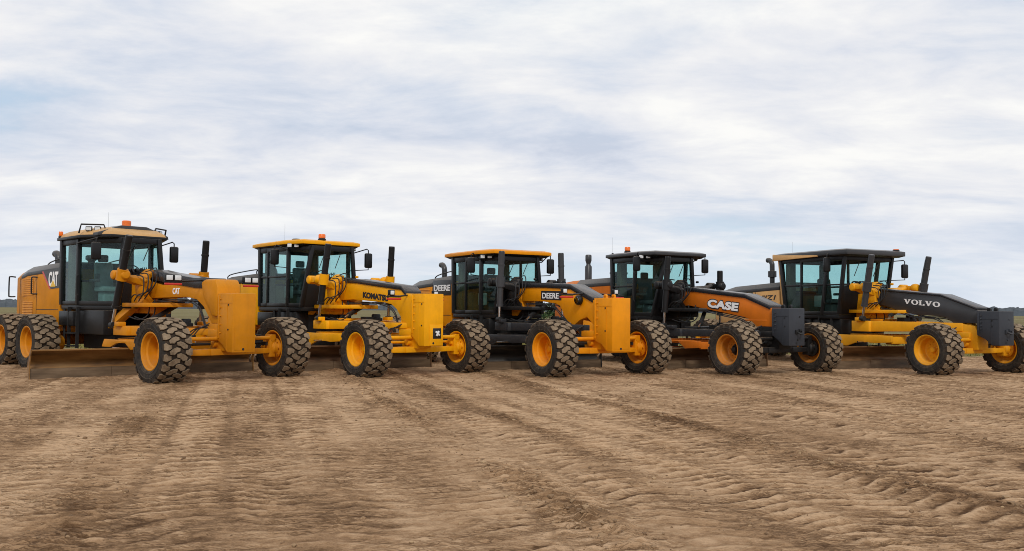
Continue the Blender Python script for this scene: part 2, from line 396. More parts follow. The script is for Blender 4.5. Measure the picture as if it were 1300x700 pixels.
def make_grader(P):
    root = empty('motor_grader', None, (P['x'], P['y'], -.028), -P['th'])
    root['label'] = P['label']; root['category'] = 'motor grader'; root['group'] = 'motor graders parked in a row on the dirt'
    body = P['paint']; R = P['R']; s = R / TR
    MP = M[P.get('rim', body)]
    # --- wheels
    rf, hf = rim_mesh(MP, M[P['hub']], P.get('dish', -.05))
    rr = random.Random(P['seed'])
    for kind, u in (('f', 0.), ('r', P['r1']), ('r', P['r2'])):
        for sg in (1, -1):
            w = empty('wheel', root, (u, -sg * TRK, R), 0)
            w.scale = (s, 1., s)
            for nm, me in (('tyre', TYRE), ('rim', rf), ('hub', hf)):
                o = bpy.data.objects.new(nm, me); COL.objects.link(o); o.parent = w
                o.rotation_euler = (0, rr.uniform(0, 6.28) if nm == 'tyre' else rr.uniform(0, 1.), 0)
                if sg < 0: o.rotation_euler = (0, o.rotation_euler[1], PI)
    # --- front axle
    am = P['axle']
    b = MB()
    b.prism([(-.16, .60), (.16, .60), (.16, .74), (-.16, .74)], -.45, .45, 'v')
    for sg in (1, -1):
        b.hexa([(-.15, sg * .45, .60), (.15, sg * .45, .60), (.09, sg * 1.17, .61), (-.09, sg * 1.17, .61), (-.15, sg * .45, .74), (.15, sg * .45, .74), (.09, sg * 1.17, .72), (-.09, sg * 1.17, .72)])
        b.span((-.10, sg * 1.08, .52), (.10, sg * 1.24, 1.04))
        b.lathe([(.001, sg * -.1), (.12, sg * -.1), (.16, sg * -.06), (.17, sg * .04), (.23, sg * .06), (.23, sg * .10), (.12, sg * .12), (.10, sg * .22)], (0, sg * 1.24, R), 'v', 20)
        for k in range(8): b.lathe([(.001, .0), (.016, .0), (.016, .03)], (.195 * math.cos(k * PI / 4), sg * 1.27, R + .195 * math.sin(k * PI / 4)), 'v', 6)
        b.tube([(-.12, sg * 1.0, R + .02), (-.20, sg * 1.12, R + .1), (-.05, sg * 1.22, R + .12)], .03, 7)
    ax = b.build('front_axle', am, root, bevel=.018)
    b = MB(); b.tube([(.06, -1.16, .965), (.06, 1.16, .965)], .047, 14)
    for sg in (1, -1): b.lathe([(.001, -.05), (.075, -.05), (.075, .05), (.001, .05)], (.06, sg * 1.16, .965), 'u', 16)
    b.build('lean_bar', am, root, angle=45)
    b = MB(); b.tube([(-.20, -1.05, .84), (-.20, 1.05, .84)], .032, 10)
    for sg in (1, -1):
        b.span((-.25, sg * 1.02, .79), (.02, sg * 1.12, .87))
    b.build('tie_rod', 'dark' if P['key'] != 'kom' else am, root)
    b = MB(); b.tube([(-.26, -.85, .90), (-.26, -.1, .90)], .05, 12); b.tube([(-.26, -.1, .90), (-.26, .6, .90)], .026, 10, m=1)
    b.build('steering_cylinder', [am, 'chrome'], root)
    b = MB()
    b.prism([(-.34, .70), (.30, .70), (.30, 1.18), (.22, 1.34), (-.42, 1.42), (-.46, 1.1)], -.21, .21, 'v')
    b.span((-.42, -.27, 1.0), (.10, .27, 1.16)); b.lathe([(.001, -.3), (.09, -.3), (.09, .3), (.001, .3)], (-.05, 0, .86), 'v', 18)
    b.build('axle_bolster', am, root, bevel=.012)
    # --- boom
    bm_ = P['boom_mat']; hw = .22
    b = MB(); prof = P['boom']
    b.prism(prof, -hw, hw, 'v')
    for q in P.get('ribs', []): b.span((q[0], -hw - .008, q[1]), (q[2], hw + .008, q[3]))
    boom = b.build('front_frame', bm_, root, bevel=.014)
    b = MB(); cv = P['cover']
    top = [(u, w + .015) for u, w in cv]; bot = [(u, w - P.get('cover_h', .085)) for u, w in cv]
    b.prism(top + bot[::-1], -hw - .028, hw + .028, 'v')
    b.build('frame_cover', 'cover', boom, bevel=.018)
    if 'nose' in P:
        b = MB(); b.prism(P['nose'], -.30, .30, 'v'); b.build('frame_nose', body, boom, bevel=.05)
    # hoses along the underside and front of the boom
    b = MB()
    for k in range(2):
        v = .235 + .02 * k; q = [Vector((u, v, w)) for u, w in P['hose']]
        b.tube(smooth_path([p + Vector((0, 0, -.035 * k)) for p in q], 5), .014, 6)
        b.tube(smooth_path([Vector((p.x, -v, p.z - .035 * k)) for p in q], 5), .014, 6)
    for u in (-3.2, -2.9): b.tube(smooth_path([(u, .25, 1.85), (u + .2, .35, 1.5), (u + .05, .5, 1.35), (u - .3, .6, 1.42)], 6), .016, 6)
    b.build('hydraulic_hose', 'hose', root)
    for sg in (1, -1):
        b = MB()
        for k in range(3):
            b.tube(smooth_path([(-.30 - .04 * k, sg * .24, 1.30 - .05 * k), (-.36, sg * (.45 + .05 * k), 1.18), (-.28, sg * (.70 + .05 * k), .98 + .04 * k), (-.16, sg * 1.02, .92 + .05 * k)], 6), .014, 6)
        b.build('axle_hose', 'hose', root)
    # --- push block
    bl = P['block']; x0, x1, w0, w1 = bl['u0'], bl['u1'], bl['w0'], bl['w1']
    b = MB()
    b.prism([(x0, w0 + .26), (x0, w1), (x1, w1), (x1, w0), (x1 - .22, w0), (x1 - .42, w0 + .16)], -.285, .285, 'v')
    pb = b.build('push_block', P['block_mat'], root, bevel=.014)
    b = MB()
    b.span((x0 + .02, -.30, w0 + .30), (x0 + .07, .30, w1 - .04))
    for k in range(5):
        w = lerp(w0 + .42, w1 - .12, k / 4)
        for sg in (1, -1): b.lathe([(.001, .03), (.018, .03), (.018, 0)], (x0 + .13, sg * .285, w), 'v', 8) if sg > 0 else b.lathe([(.001, -.03), (.018, -.03), (.018, 0)], (x0 + .13, sg * .285, w), 'v', 8)
    b.build('hinge_strip', P['block_mat'], pb, bevel=.006)
    if bl.get('lug'):
        b = MB()
        for v in (-.14, .12):
            b.lathe([(.001, -.03), (.05, -.03), (.05, .03), (.001, .03)], (x0 + .25, v, w1 + .045), 'v', 14)
            b.span((x0 + .2, v - .03, w1 - .01), (x0 + .30, v + .03, w1 + .045))
        b.build('lifting_eye', P['block_mat'] if P['key'] not in ('cas', 'vol') else 'dark', pb)
    if not bl.get('hitch'):
        b = MB(); b.span((x1, -.235, w0 + .05), (x1 + .006, .235, w1 - .05)); b.build('face_plate', P['block_mat'], pb, bevel=.003)
    b = MB()
    b.lathe([(.001, .004), (.028, .004), (.028, 0)], (x1 + .007, .02, w0 + .07), 'u', 14)
    for w in (w0 + .5, w1 - .25): b.lathe([(.001, .012), (.02, .012), (.02, 0)], (x0 + .45, .285, w), 'v', 8)
    b.build('block_bolt', 'dark', pb)
    b = MB(); b.span((x0 + .10, .285, w1 - .215), (x1 - .03, .290, w1 - .203)); b.span((x1 - .235, .285, w0 + .03), (x1 - .223, .290, w1 - .23)); b.build('weld_seam', P['block_mat'], pb)
    if bl.get('hitch') == 'shackle':
        b = MB()
        b.tube(smooth_path([(x1 + .005, -.10, w0 + .38), (x1 + .09, -.10, w0 + .37), (x1 + .13, -.04, w0 + .30), (x1 + .09, .02, w0 + .33), (x1 + .005, .02, w0 + .36)], 5), .022, 8)
        b.box((x1 + .02, -.10, w0 + .38), (.05, .09, .09)); b.box((x1 + .02, .03, w0 + .36), (.05, .08, .09))
        b.lathe([(.001, .02), (.03, .02), (.03, 0)], (x1, -.03, w0 + .16), 'u', 12)
        b.lathe([(.001, .012), (.02, .012), (.02, 0)], (x1, -.10, w1 - .22), 'u', 12)
        b.build('tow_shackle', 'dark' if P['key'] == 'cas' else 'slate', pb)
    if bl.get('hitch') == 'socket':
        b = MB(); b.span((x1 - .02, -.22, w0 + .17), (x1 + .012, .04, w0 + .44), 0)
        b.build('hitch_plate', 'dark', pb, bevel=.03)
        b = MB(); b.box((x1 + .035, -.09, w0 + .305), (.04, .15, .05), rot=Matrix.Rotation(.7, 3, 'X')); b.box((x1 + .037, -.09, w0 + .305), (.04, .05, .14), rot=Matrix.Rotation(.5, 3, 'X'))
        b.build('hitch_pin', 'lens', pb, bevel=.012)
        b = MB(); b.span((x1, -.27, w0 + .02), (x1 + .008, .13, w0 + .52)); b.build('cover_plate', P['block_mat'], pb, bevel=.003)
    # --- drawbar, circle, blade
    dm = P['draw_mat']; cm = P['circ_mat']
    dw0, dw1 = P['draw_w']; du = -2.95; cw_ = dw0
    b = MB()
    for sg in (1, -1):
        b.hexa([(-.15, sg * .02, dw0 + .06), (-.15, sg * .22, dw0 + .06), (du + .3, sg * 1.0, dw0), (du + .3, sg * .74, dw0),
                (-.15, sg * .02, dw1 - .02), (-.15, sg * .22, dw1 - .02), (du + .3, sg * 1.0, dw1), (du + .3, sg * .74, dw1)])
    b.prism([(du - .30, -1.10), (du - .30, 1.10), (du + .32, 1.06), (du + .42, .70), (du + .42, -.70), (du + .32, -1.06)], dw0, dw1, 'w')
    b.span((du - .20, -.45, dw1), (du + .25, .45, dw1 + .06))
    for sg in (1, -1):
        b.span((du - .12, sg * .98, dw1 - .005), (du + .12, sg * 1.16, dw1 + .10))
    b.lathe([(.001, -.12), (.13, -.12), (.16, 0), (.13, .12), (.001, .12)], (-.05, 0, (dw0 + dw1) / 2), 'v', 20)
    b.build('drawbar', dm, root, bevel=.014)
    b = MB(); b.lathe([(.001, .19), (.10, .19), (.12, .16), (.12, .10), (.17, .08), (.17, 0)], (du + .62, -.28, dw1 - .01), 'w', 20)
    b.span((du + .52, -.10, dw1), (du + .78, .14, dw1 + .11))
    b.build('circle_motor', 'dark', root)
    b = MB(); b.tube([(du + .12, -.95, cw_ - .30), (du + .12, .45, cw_ - .30)], .045, 12); b.tube([(du + .12, .45, cw_ - .30), (du + .12, 1.3, cw_ - .30)], .024, 10, m=1)
    b.build('sideshift_cylinder', ['dark', 'chrome'], root)
    cw1 = dw0 - .09; cw0 = cw1 - .10
    b = MB(); b.lathe([(.70, cw0), (1.02, cw0), (1.02, cw1), (.70, cw1)], (du, 0, 0), 'w', 48, closed=True)
    for k in range(60):
        a = 2 * PI * k / 60; b.box((du + .69 * math.cos(a), .69 * math.sin(a), (cw0 + cw1) / 2), (.03, .03, .10), rot=Matrix.Rotation(a, 3, 'Z'))
    b.build('circle_gear', cm, root)
    b = MB()
    bot = .68
    for sg in (1, -1):
        b.prism([(du - .85, cw1 - .02), (du + 1.15, cw1 - .02), (du + 1.15, cw1 - .20), (du + .55, cw1 - .24), (du + .25, bot + .13), (du - .20, bot + .10), (du - .52, bot), (du - .98, bot)], sg * 1.0, sg * 1.07, 'v')
    b.prism([(-1.0, cw1 - .24), (1.0, cw1 - .24), (1.0, cw1 - .04), (-1.0, cw1 - .04)], du + 1.06, du + 1.13, 'u')
    b.build('circle_arm', cm, root, bevel=.010)
    # blade
    bc = P['blade']; ang = bc['ang']; H = bc.get('H', .66); L = bc.get('L', 4.3)
    b = MB(); n = 12; fr = []; bk = []
    for i in range(n + 1):
        t = i / n; w = .10 + (H - .10) * t
        off = .27 * (2 * t - .85) ** 2 - .16
        fr.append((off, w)); bk.append((off - .026, w))
    poly = fr + bk[::-1]
    ca, sa = math.cos(ang), math.sin(ang); c0 = Vector((bc['u'], bc['v'], 0))
    def X(a, t, w): return (c0.x + a * ca - t * sa, c0.y + a * sa + t * ca, w)
    def bprism(mb, poly, t0, t1, m=0):
        k = len(poly); vs = [X(a, t0, w) for a, w in poly] + [X(a, t1, w) for a, w in poly]
        mb.add(vs, [tuple(range(k)), tuple(range(2 * k - 1, k - 1, -1))] + [(i, (i + 1) % k, k + (i + 1) % k, k + i) for i in range(k)], m)
    bprism(b, poly, -L / 2, L / 2)
    bprism(b, [(fr[-1][0] - .05, H), (fr[-1][0] + .012, H), (fr[-1][0] + .012, H + .03), (fr[-1][0] - .05, H + .03)], -L / 2, L / 2)
    blade = b.build('blade', bc['mat'], root, angle=30)
    b = MB(); e0 = fr[0][0]
    for k in range(3):
        bprism(b, [(e0 + .004, .26), (e0 - .004 + .024 - .03, .26), (e0 + .018, .0), (e0 + .046, .0), (e0 + .022, .26)], -L / 2 + k * L / 3 + .004, -L / 2 + (k + 1) * L / 3 - .004)
    b.build('cutting_edge', 'edge', blade, angle=30)
    for t in (-L / 2, L / 2):
        sg = 1 if t > 0 else -1; b = MB()
        bprism(b, [(e0 - .03, .02), (e0 + .07, .02), (e0 + .05, .36), (fr[-1][0] + .03, H + .035), (fr[-1][0] - .06, H + .035), (e0 - .06, .36)], t, t + sg * .022)
        b.build('end_bit', bc['mat'], blade)
    # --- saddle and lift cylinders
    su = P['saddle_u']; sw = 2.36
    b = MB(); n = 30; rings = []
    for k in range(n + 1):
        a = lerp(-192, 62, k / n); ca_, sa_ = math.cos(R_(a)), math.sin(R_(a))
        ro_, ri_ = .53, .36; q = .19
        def pt(u_, r_): return (su + u_, r_ * ca_, 2.14 + r_ * sa_)
        rings.append([pt(-q, ri_), pt(-q - .01, ro_ - .07), pt(-q + .08, ro_), pt(q - .08, ro_), pt(q + .01, ro_ - .07), pt(q, ri_)])
    b.loft(rings)
    for sg in (1, -1):
        b.loft([[(su + u_ * k, sg * v, w + z_ * k) for u_, z_ in ((-.17, -.11), (.17, -.11), (.20, .04), (.12, .12), (-.12, .12), (-.20, .04))] for v, w, k in ((.30, 2.24, 1.3), (.52, 2.31, 1.05), (.72, 2.34, .80), (.92, 2.41, .75))])
        b.lathe([(.001, -.12), (.09, -.12), (.12, -.08), (.135, 0), (.12, .08), (.09, .12), (.001, .12)], (su + .36, sg * 1.03, 2.43), 'u', 20)
        b.lathe([(.001, -.14), (.09, -.14), (.115, -.11), (.115, .11), (.09, .14), (.001, .14)], (su - .06, sg * 1.0, 2.43), 'v', 20)
        b.span((su - .05, sg * .94, 2.36), (su + .36, sg * 1.10, 2.50))
        for a in (-60, -20, 20, 60):
            b.lathe([(.001, .04), (.035, .04), (.035, -.04)], (su + .21, sg * .46 * math.cos(R_(a)), 2.14 + .46 * math.sin(R_(a))), 'u', 8)
        b.hexa([(su - .18, sg * .12, 1.70), (su + .18, sg * .12, 1.70), (su + .18, sg * .46, 1.70), (su - .18, sg * .46, 1.70), (su - .16, sg * .20, 1.86), (su + .16, sg * .20, 1.86), (su + .16, sg * .44, 2.0), (su - .16, sg * .44, 2.0)])
    b.build('saddle', P['saddle_mat'], root, bevel=.02)
    b = MB()
    for k in range(4):
        v = .30 + .11 * k
        b.tube(smooth_path([(su + .18, v, 2.58 - .05 * k), (su + .42, v - .05, 2.60 - .08 * k), (su + .48, v, 2.25 - .1 * k), (su + .30, v + .12, 1.95), (su + .05, v + .1, 1.80)], 6), .015, 6)
        b.tube(smooth_path([(su - .2, v, 2.60 - .04 * k), (su - .55, v - .1, 2.62), (su - .85, v * .5, 2.50)], 6), .015, 6)
    b.build('saddle_hose', 'hose', root)
    b = MB()
    b.prism([(su - .75, -.55), (su - .75, .55), (su + .2, .62), (su + 1.0, .42), (su + 1.25, .0), (su + 1.0, -.42), (su + .2, -.62)], 1.66, 1.76, 'w')
    for k in range(7):
        a = lerp(-.9, .9, k / 6); b.lathe([(.001, .05), (.05, .05), (.05, -.05), (.001, -.05)], (su + .15 + .85 * math.cos(a), .52 * math.sin(a), 1.71), 'w', 12)
    b.span((su - .6, -.2, 1.5), (su + .3, .2, 1.66))
    b.build('link_bar', P['saddle_mat'], root, bevel=.010)
    # centre-shift cylinder
    b = MB(); b.tube([(su + .25, -.55, 1.80), (du + .7, .62, dw1 + .16)], .06, 12); b.tube([(du + .7, .62, dw1 + .16), (du + .82, .80, dw1 + .08)], .03, 10, m=1)
    b.build('shift_cylinder', ['dark', 'chrome'], root)
    for sg, top, bot in ((1, P['cylR'][0], P['cylR'][1]), (-1, P['cylL'][0], P['cylL'][1])):
        T = Vector(top); B = Vector(bot); D = (B - T).normalized(); ln = (B - T).length
        mid = T + D * ln * .78
        b = MB(); b.tube([T, T + D * .03, T + D * .031, mid], [.075, .085, .085, .085], 16)
        b.tube([T + D * .35, T + D * .351, T + D * .40, T + D * .401], [.086, .096, .096, .086], 16)
        b.tube([mid, mid + D * .06], .098, 16)
        s_ = (Vector((-1, 0, 0)) - D * Vector((-1, 0, 0)).dot(D)).normalized()
        b.tube([T + D * .12 + s_ * .105, T + D * .5 + s_ * .12, mid + s_ * .11], .012, 6)
        lc = b.build('lift_cylinder', P['cyl_mat'], root, angle=45)
        b = MB(); b.tube([mid + D * .06, B], .036, 12); b.build('rod', 'chrome', lc, angle=45)
        b = MB(); b.lathe([(.001, -.07), (.075, -.07), (.075, .07), (.001, .07)], tuple(B), 'u', 16); b.build('rod_eye', 'dark', lc, angle=45)
        tt = (2.43 - T.z) / D.z; Q = T + D * tt
        b = MB(); b.tube([Q - D * .14, Q - D * .139, Q + D * .139, Q + D * .14], [.085, .125, .125, .085], 16)
        b.build('trunnion_collar', P['collar_mat'], lc, angle=45)
    # --- cab
    build_cab(P, root)
    # --- rear
    build_rear(P, root)
    # --- boom headlamps on brackets
    if 'hl' in P:
        u, v, w, style = P['hl']
        for sg in (1, -1):
            b = MB()
            b.tube([(u - .1, sg * .2, w - .02), (u - .06, sg * (v - .2), w - .05), (u - .05, sg * (v + .1), w - .05)], .022, 8)
            b.span((u - .08, sg * (v - .21), w - .085), (u - .02, sg * (v + .20), w - .045))
            if style == 'twin':
                for dv in (-.10, .10): b.span((u - .10, sg * (v + dv) - .095, w - .055), (u - .005, sg * (v + dv) + .095, w + .09))
            else:
                b.span((u - .10, sg * v - .01, w - .04), (u - .005, sg * v + .14, w + .10))
            hl = b.build('headlamp', 'black', root, bevel=.012)
            b = MB()
            if style == 'twin':
                for dv in (-.10, .10): b.span((u - .008, sg * (v + dv) - .075, w - .035), (u + .006, sg * (v + dv) + .075, w + .075))
            else: b.span((u - .008, sg * v + .012, w - .015), (u + .006, sg * v + .118, w + .078))
            b.build('lens', 'lens', hl, bevel=.006)
            b = MB(); b.span((u - .06, sg * v - .20 , w - .145), (u + .0, sg * v + .20, w - .098)); b.build('reflector', 'red', hl, bevel=.012)
    return root, boom

def build_cab(P, root):
    c = P['cab']; ur, vr = c['rear']; ub, vb = c['corner']; uf, vf = c['front']
    uf0 = c.get('front_low', uf); vf0 = c.get('vfront_low', vf)
    w0, wb, wt = c['w0'], c['belt'], c['wt']
    fm = c.get('mat', 'black')
    # column positions per side: list of (u, v, u_low, v_low, radius)
    cols = [(ur, vr, c.get('rear_low', ur + .06), vr), ]
    for q in c.get('mull', []): cols.append((q, lerp(vr, vb, (q - ur) / (ub - ur)), q, lerp(vr, vb, (q - ur) / (ub - ur))))
    cols.append((ub, vb, c.get('corner_low', ub), vb))
    cols.append((uf, vf, uf0, vf0))
    pr = c.get('pr', .05)
    b = MB()
    def post(p, q, r, n=8):
        p = Vector(p); q = Vector(q); d = (q - p)
        b.hexa([(p.x - r, p.y - r, p.z), (p.x + r, p.y - r, p.z), (p.x + r, p.y + r, p.z), (p.x - r, p.y + r, p.z),
                (q.x - r, q.y - r, q.z), (q.x + r, q.y - r, q.z), (q.x + r, q.y + r, q.z), (q.x - r, q.y + r, q.z)])
    def rail(p, q, hh, th):
        p = Vector(p); q = Vector(q); d = (q - p); n = Vector((-d.y, d.x, 0)).normalized() * th
        z = Vector((0, 0, hh))
        e = d.normalized() * .012; p = p + e; q = q - e
        b.hexa([p - n - z, q - n - z, q + n - z, p + n - z, p - n + z, q - n + z, q + n + z, p + n + z])
    for sg in (1, -1):
        for i, (u, v, ul, vl) in enumerate(cols):
            rr = pr * (1.15 if i in (0,) else (.7 if 0 < i < len(cols) - 2 else 1.0))
            post((ul, sg * vl, w0), (u, sg * v, wt), rr)
        for i in range(len(cols) - 1):
            a, d = cols[i], cols[i + 1]
            def at(k, w):
                t = (w - w0) / (wt - w0); return Vector((lerp(k[2], k[0], t), sg * lerp(k[3], k[1], t), w))
            rail(at(a, w0 + .05), at(d, w0 + .05), .05, .036)
            rail(at(a, wt - .07), at(d, wt - .07), .07, .036)
            if i < len(cols) - 2 and wb: rail(at(a, wb), at(d, wb), .028, .028)
            if i == len(cols) - 2 and c.get('door_belt'): rail(at(a, wb), at(d, wb), .024, .024)
    ws_sill = c.get('sill', wb or 2.45)
    def at2(k, w, sg):
        t = (w - w0) / (wt - w0); return Vector((lerp(k[2], k[0], t), sg * lerp(k[3], k[1], t), w))
    F = cols[-1]; Rr = cols[0]
    rail(at2(F, ws_sill, 1), at2(F, ws_sill, -1), .035, .03); rail(at2(F, wt - .07, 1), at2(F, wt - .07, -1), .07, .03)
    rail(at2(Rr, wt - .07, 1), at2(Rr, wt - .07, -1), .07, .03); rail(at2(Rr, 2.35, 1), at2(Rr, 2.35, -1), .03, .03)
    # lower front panel, lower rear wall, floor, ceiling
    p, q = at2(F, w0, 1), at2(F, ws_sill - .04, 1)
    b.hexa([(p.x - .05, p.y - .06, p.z), (p.x - .05, -p.y + .06, p.z), (p.x - .01, -p.y + .06, p.z), (p.x - .01, p.y - .06, p.z),
            (q.x - .05, q.y - .06, q.z), (q.x - .05, -q.y + .06, q.z), (q.x - .01, -q.y + .06, q.z), (q.x - .01, q.y - .06, q.z)])
    b.span((ur + .05, -vr + .06, w0), (ur + .09, vr - .06, 2.32))
    b.prism([(ur, -vr), (ub, -vb), (uf0, -vf0), (uf0, vf0), (ub, vb), (ur, vr)], w0 - .12, w0 - .005, 'w')
    # interior roof posts / rear columns
    cab = b.build('cab', fm, root, bevel=.010)
    if c.get('post_mat'):
        for sg in (1, -1):
            q0, q1 = at2(cols[0], w0, sg), at2(cols[0], wt - .02, sg)
            b = MB(); b.hexa([(q0.x - .16, q0.y - .03, q0.z), (q0.x - .062, q0.y - .03, q0.z), (q0.x - .062, q0.y + .03, q0.z), (q0.x - .16, q0.y + .03, q0.z),
                              (q1.x - .13, q1.y - .03, q1.z), (q1.x - .062, q1.y - .03, q1.z), (q1.x - .062, q1.y + .03, q1.z), (q1.x - .13, q1.y + .03, q1.z)])
            b.build('rear_post', c['post_mat'], cab, bevel=.008)
    # panes
    def pane(pts, mat, nm='window_pane'):
        pts = [Vector(x) for x in pts]; n = (pts[1] - pts[0]).cross(pts[3] - pts[0]).normalized() * .004
        mb = MB(); mb.hexa([x - n for x in pts] + [x + n for x in pts]); mb.build(nm, mat, cab)
    for sg in (1, -1):
        for i in range(len(cols) - 1):
            a, d = cols[i], cols[i + 1]; ins = .04
            def q(k, o, w, s=sg):
                t = (w - w0) / (wt - w0); A = Vector((lerp(k[2], k[0], t), s * lerp(k[3], k[1], t), w)); O = Vector((lerp(o[2], o[0], t), s * lerp(o[3], o[1], t), w))
                return A + (O - A).normalized() * ins
            lo, hi = w0 + .095, wt - .135
            gm = 'glass_dark' if i == 0 and c.get('dark_rear') else 'glass'
            if wb and (i < len(cols) - 2 or c.get('door_belt')):
                pane([q(a, d, wb + .026), q(d, a, wb + .026), q(d, a, hi), q(a, d, hi)], gm)
                pane([q(a, d, lo), q(d, a, lo), q(d, a, wb - .026), q(a, d, wb - .026)], 'glass_dark')
            else:
                pane([q(a, d, lo), q(d, a, lo), q(d, a, hi), q(a, d, hi)], gm)
    a1, a2 = at2(F, ws_sill + .035, 1), at2(F, wt - .14, 1)
    pane([(a1.x, a1.y - .05, a1.z), (a1.x, -a1.y + .05, a1.z), (a2.x, -a2.y + .05, a2.z), (a2.x, a2.y - .05, a2.z)], 'glass', 'windscreen')
    a1, a2 = at2(Rr, 2.38, 1), at2(Rr, wt - .14, 1)
    pane([(a1.x, a1.y - .05, a1.z), (a1.x, -a1.y + .05, a1.z), (a2.x, -a2.y + .05, a2.z), (a2.x, a2.y - .05, a2.z)], 'glass', 'rear_window')
    # door handle + wipers
    for sg in (1, -1):
        b = MB(); t = (2.2 - w0) / (wt - w0); x = lerp(c.get('corner_low', ub), ub, t)
        b.tube([(x + .07, sg * (vb + .03), 1.95), (x + .05, sg * (vb + .07), 2.0), (x + .05, sg * (vb + .07), 2.45), (x + .07, sg * (vb + .03), 2.5)], .014, 6)
        b.build('grab_rail', 'dark', cab)
    b = MB(); a1 = at2(F, ws_sill + .05, 1); a2 = at2(F, wt - .2, 1)
    for v in (-.25, .25): b = MB(); b.tube([(a2.x + .03, v * vf * 1.6, a2.z), (lerp(a1.x, a2.x, .35) + .035, v * vf * 1.6 + .15, lerp(a1.z, a2.z, .35))], .012, 5); b.build('wiper', 'dark', cab)
    # --- roof
    ro = c['roof']; rw = ro['w']
    b = MB()
    plan = [(ro['ur'], -ro['vr']), (ro['ub'], -ro['vb']), (ro['uf'], -ro['vf']), (ro['uf'], ro['vf']), (ro['ub'], ro['vb']), (ro['ur'], ro['vr'])]
    def inset(pl, k, du=0.):
        cu = sum(x for x, _ in pl) / len(pl); return [(cu + (x - cu) * k + du, y * k) for x, y in pl]
    rings = [[(x, y, rw) for x, y in plan], [(x, y, rw + ro['t']) for x, y in plan]]
    if ro.get('dome'):
        for k, dz in ((.95, .07), (.80, .15), (.55, .20)): rings.append([(x, y, rw + ro['t'] + dz * ro['dome'] / .2) for x, y in inset(plan, k)])
    else:
        rings.append([(x, y, rw + ro['t'] + .045) for x, y in inset(plan, .86)])
        rings.append([(x, y, rw + ro['t'] + .065) for x, y in inset(plan, .55)])
    b.loft(rings[1:] if ro.get('dome') else rings)
    roof = b.build('roof', ro['mat'], root, bevel=.012, angle=30)
    if ro.get('dome'):
        b = MB(); b.loft([[(x, y, rw - .03) for x, y in inset(plan, 1.012)], [(x, y, rw + ro['t'] + .012) for x, y in inset(plan, 1.012)]]); b.build('roof_edge', 'black', roof, bevel=.01)
    # visor under the roof
    b = MB(); b.loft([[(x, y, wt - .02) for x, y in inset(plan, .90)], [(x, y, rw + .004) for x, y in inset(plan, .985)]])
    b.build('visor', ro.get('visor', 'black'), roof, bevel=.008)
    if ro.get('band'):   # black centre strip across the domed roof
        u0, u1 = ro['band']; b = MB()
        def h(u, v): return 0
        rr = [r for r in rings[1:]]
        pts0 = []
        b.span((u0, -.34, rw + ro['t'] + ro['dome'] * .55), (u1, .34, rw + ro['t'] + ro['dome'] + .035))
        b.hexa([(u0, -.95, rw + ro['t'] - .02), (u1, -.95, rw + ro['t'] - .02), (u1, -.34, rw + ro['t'] + .02), (u0, -.34, rw + ro['t'] + .02), (u0, -.93, rw + ro['t'] + .06), (u1, -.93, rw + ro['t'] + .06), (u1, -.34, rw + ro['t'] + ro['dome'] + .035), (u0, -.34, rw + ro['t'] + ro['dome'] + .035)])
        b.hexa([(u0, .34, rw + ro['t'] + .02), (u1, .34, rw + ro['t'] + .02), (u1, .95, rw + ro['t'] - .02), (u0, .95, rw + ro['t'] - .02), (u0, .34, rw + ro['t'] + ro['dome'] + .035), (u1, .34, rw + ro['t'] + ro['dome'] + .035), (u1, .93, rw + ro['t'] + .06), (u0, .93, rw + ro['t'] + .06)])
        b.build('roof_band', 'graphite', roof, bevel=.008)
    if ro.get('trim'):
        mat, pts = ro['trim']
        b = MB()
        for sg in (1, -1):
            b.hexa([(pts[0][0], sg * (pts[0][1] + .02), pts[0][2]), (pts[1][0], sg * (pts[1][1] + .02), pts[1][2]), (pts[1][0], sg * (pts[1][1] - .06), pts[1][2]), (pts[0][0], sg * (pts[0][1] - .06), pts[0][2]),
                    (pts[0][0], sg * (pts[0][1] + .02), pts[0][3]), (pts[1][0], sg * (pts[1][1] + .02), pts[1][3]), (pts[1][0], sg * (pts[1][1] - .06), pts[1][3]), (pts[0][0], sg * (pts[0][1] - .06), pts[0][3])])
        b.span((ro['ur'] - .03, -ro['vr'], rw - .04), (ro['ur'] + .0, ro['vr'], rw + .16))
        b.build('roof_trim', mat, roof, bevel=.008)
    # work lamps
    for (u, v, w, yaw) in c['lamps']:
        for sg in (1, -1):
            rot = Matrix.Rotation(sg * yaw, 3, 'Z')
            b = MB()
            for k in (-.105, .105):
                p = rot @ Vector((0, k, 0)); b.box((u + p.x, sg * v + p.y, w), (.09, .155, .125), rot=rot)
            wl = b.build('work_lamp', 'black', roof, bevel=.02)
            for k in (-.105, .105):
                p = rot @ Vector((.046, k, 0)); b = MB(); b.box((u + p.x, sg * v + p.y, w), (.012, .125, .098), rot=rot)
                b.build('work_lamp_lens', 'lens', roof, bevel=.015)
            if c.get('guard'):
                b = MB(); pts = [(.02, -.34, -.12), (.10, -.27, .10), (.10, .27, .10), (.02, .34, -.12)]
                b.tube([Vector((u, sg * v, w)) + rot @ Vector(q) for q in pts], .022, 8); b.build('lamp_guard', 'black', roof)
    # beacon and antenna
    for (u, v, w, h, r) in c.get('beacon', []):
        b = MB(); b.lathe([(.001, 0), (r * 1.15, 0), (r * 1.15, .035), (r * .9, .05), (r * .9, .06)], (u, v, w), 'w', 18, m=0)
        bk = b.build('beacon', 'black', root)
        b = MB(); b.lathe([(r * .9, .055), (r, .065), (r, h - .02), (r * .85, h), (.001, h)], (u, v, w), 'w', 18); b.build('beacon_lens', 'amber', bk, angle=40)
    for (u, v, w, h) in c.get('antenna', []):
        b = MB(); b.lathe([(.001, .05), (.03, .05), (.045, 0)], (u, v, w), 'w', 10); b.tube([(u, v, w), (u, v, w + h)], .0022, 5); b.build('antenna', 'dark', root)
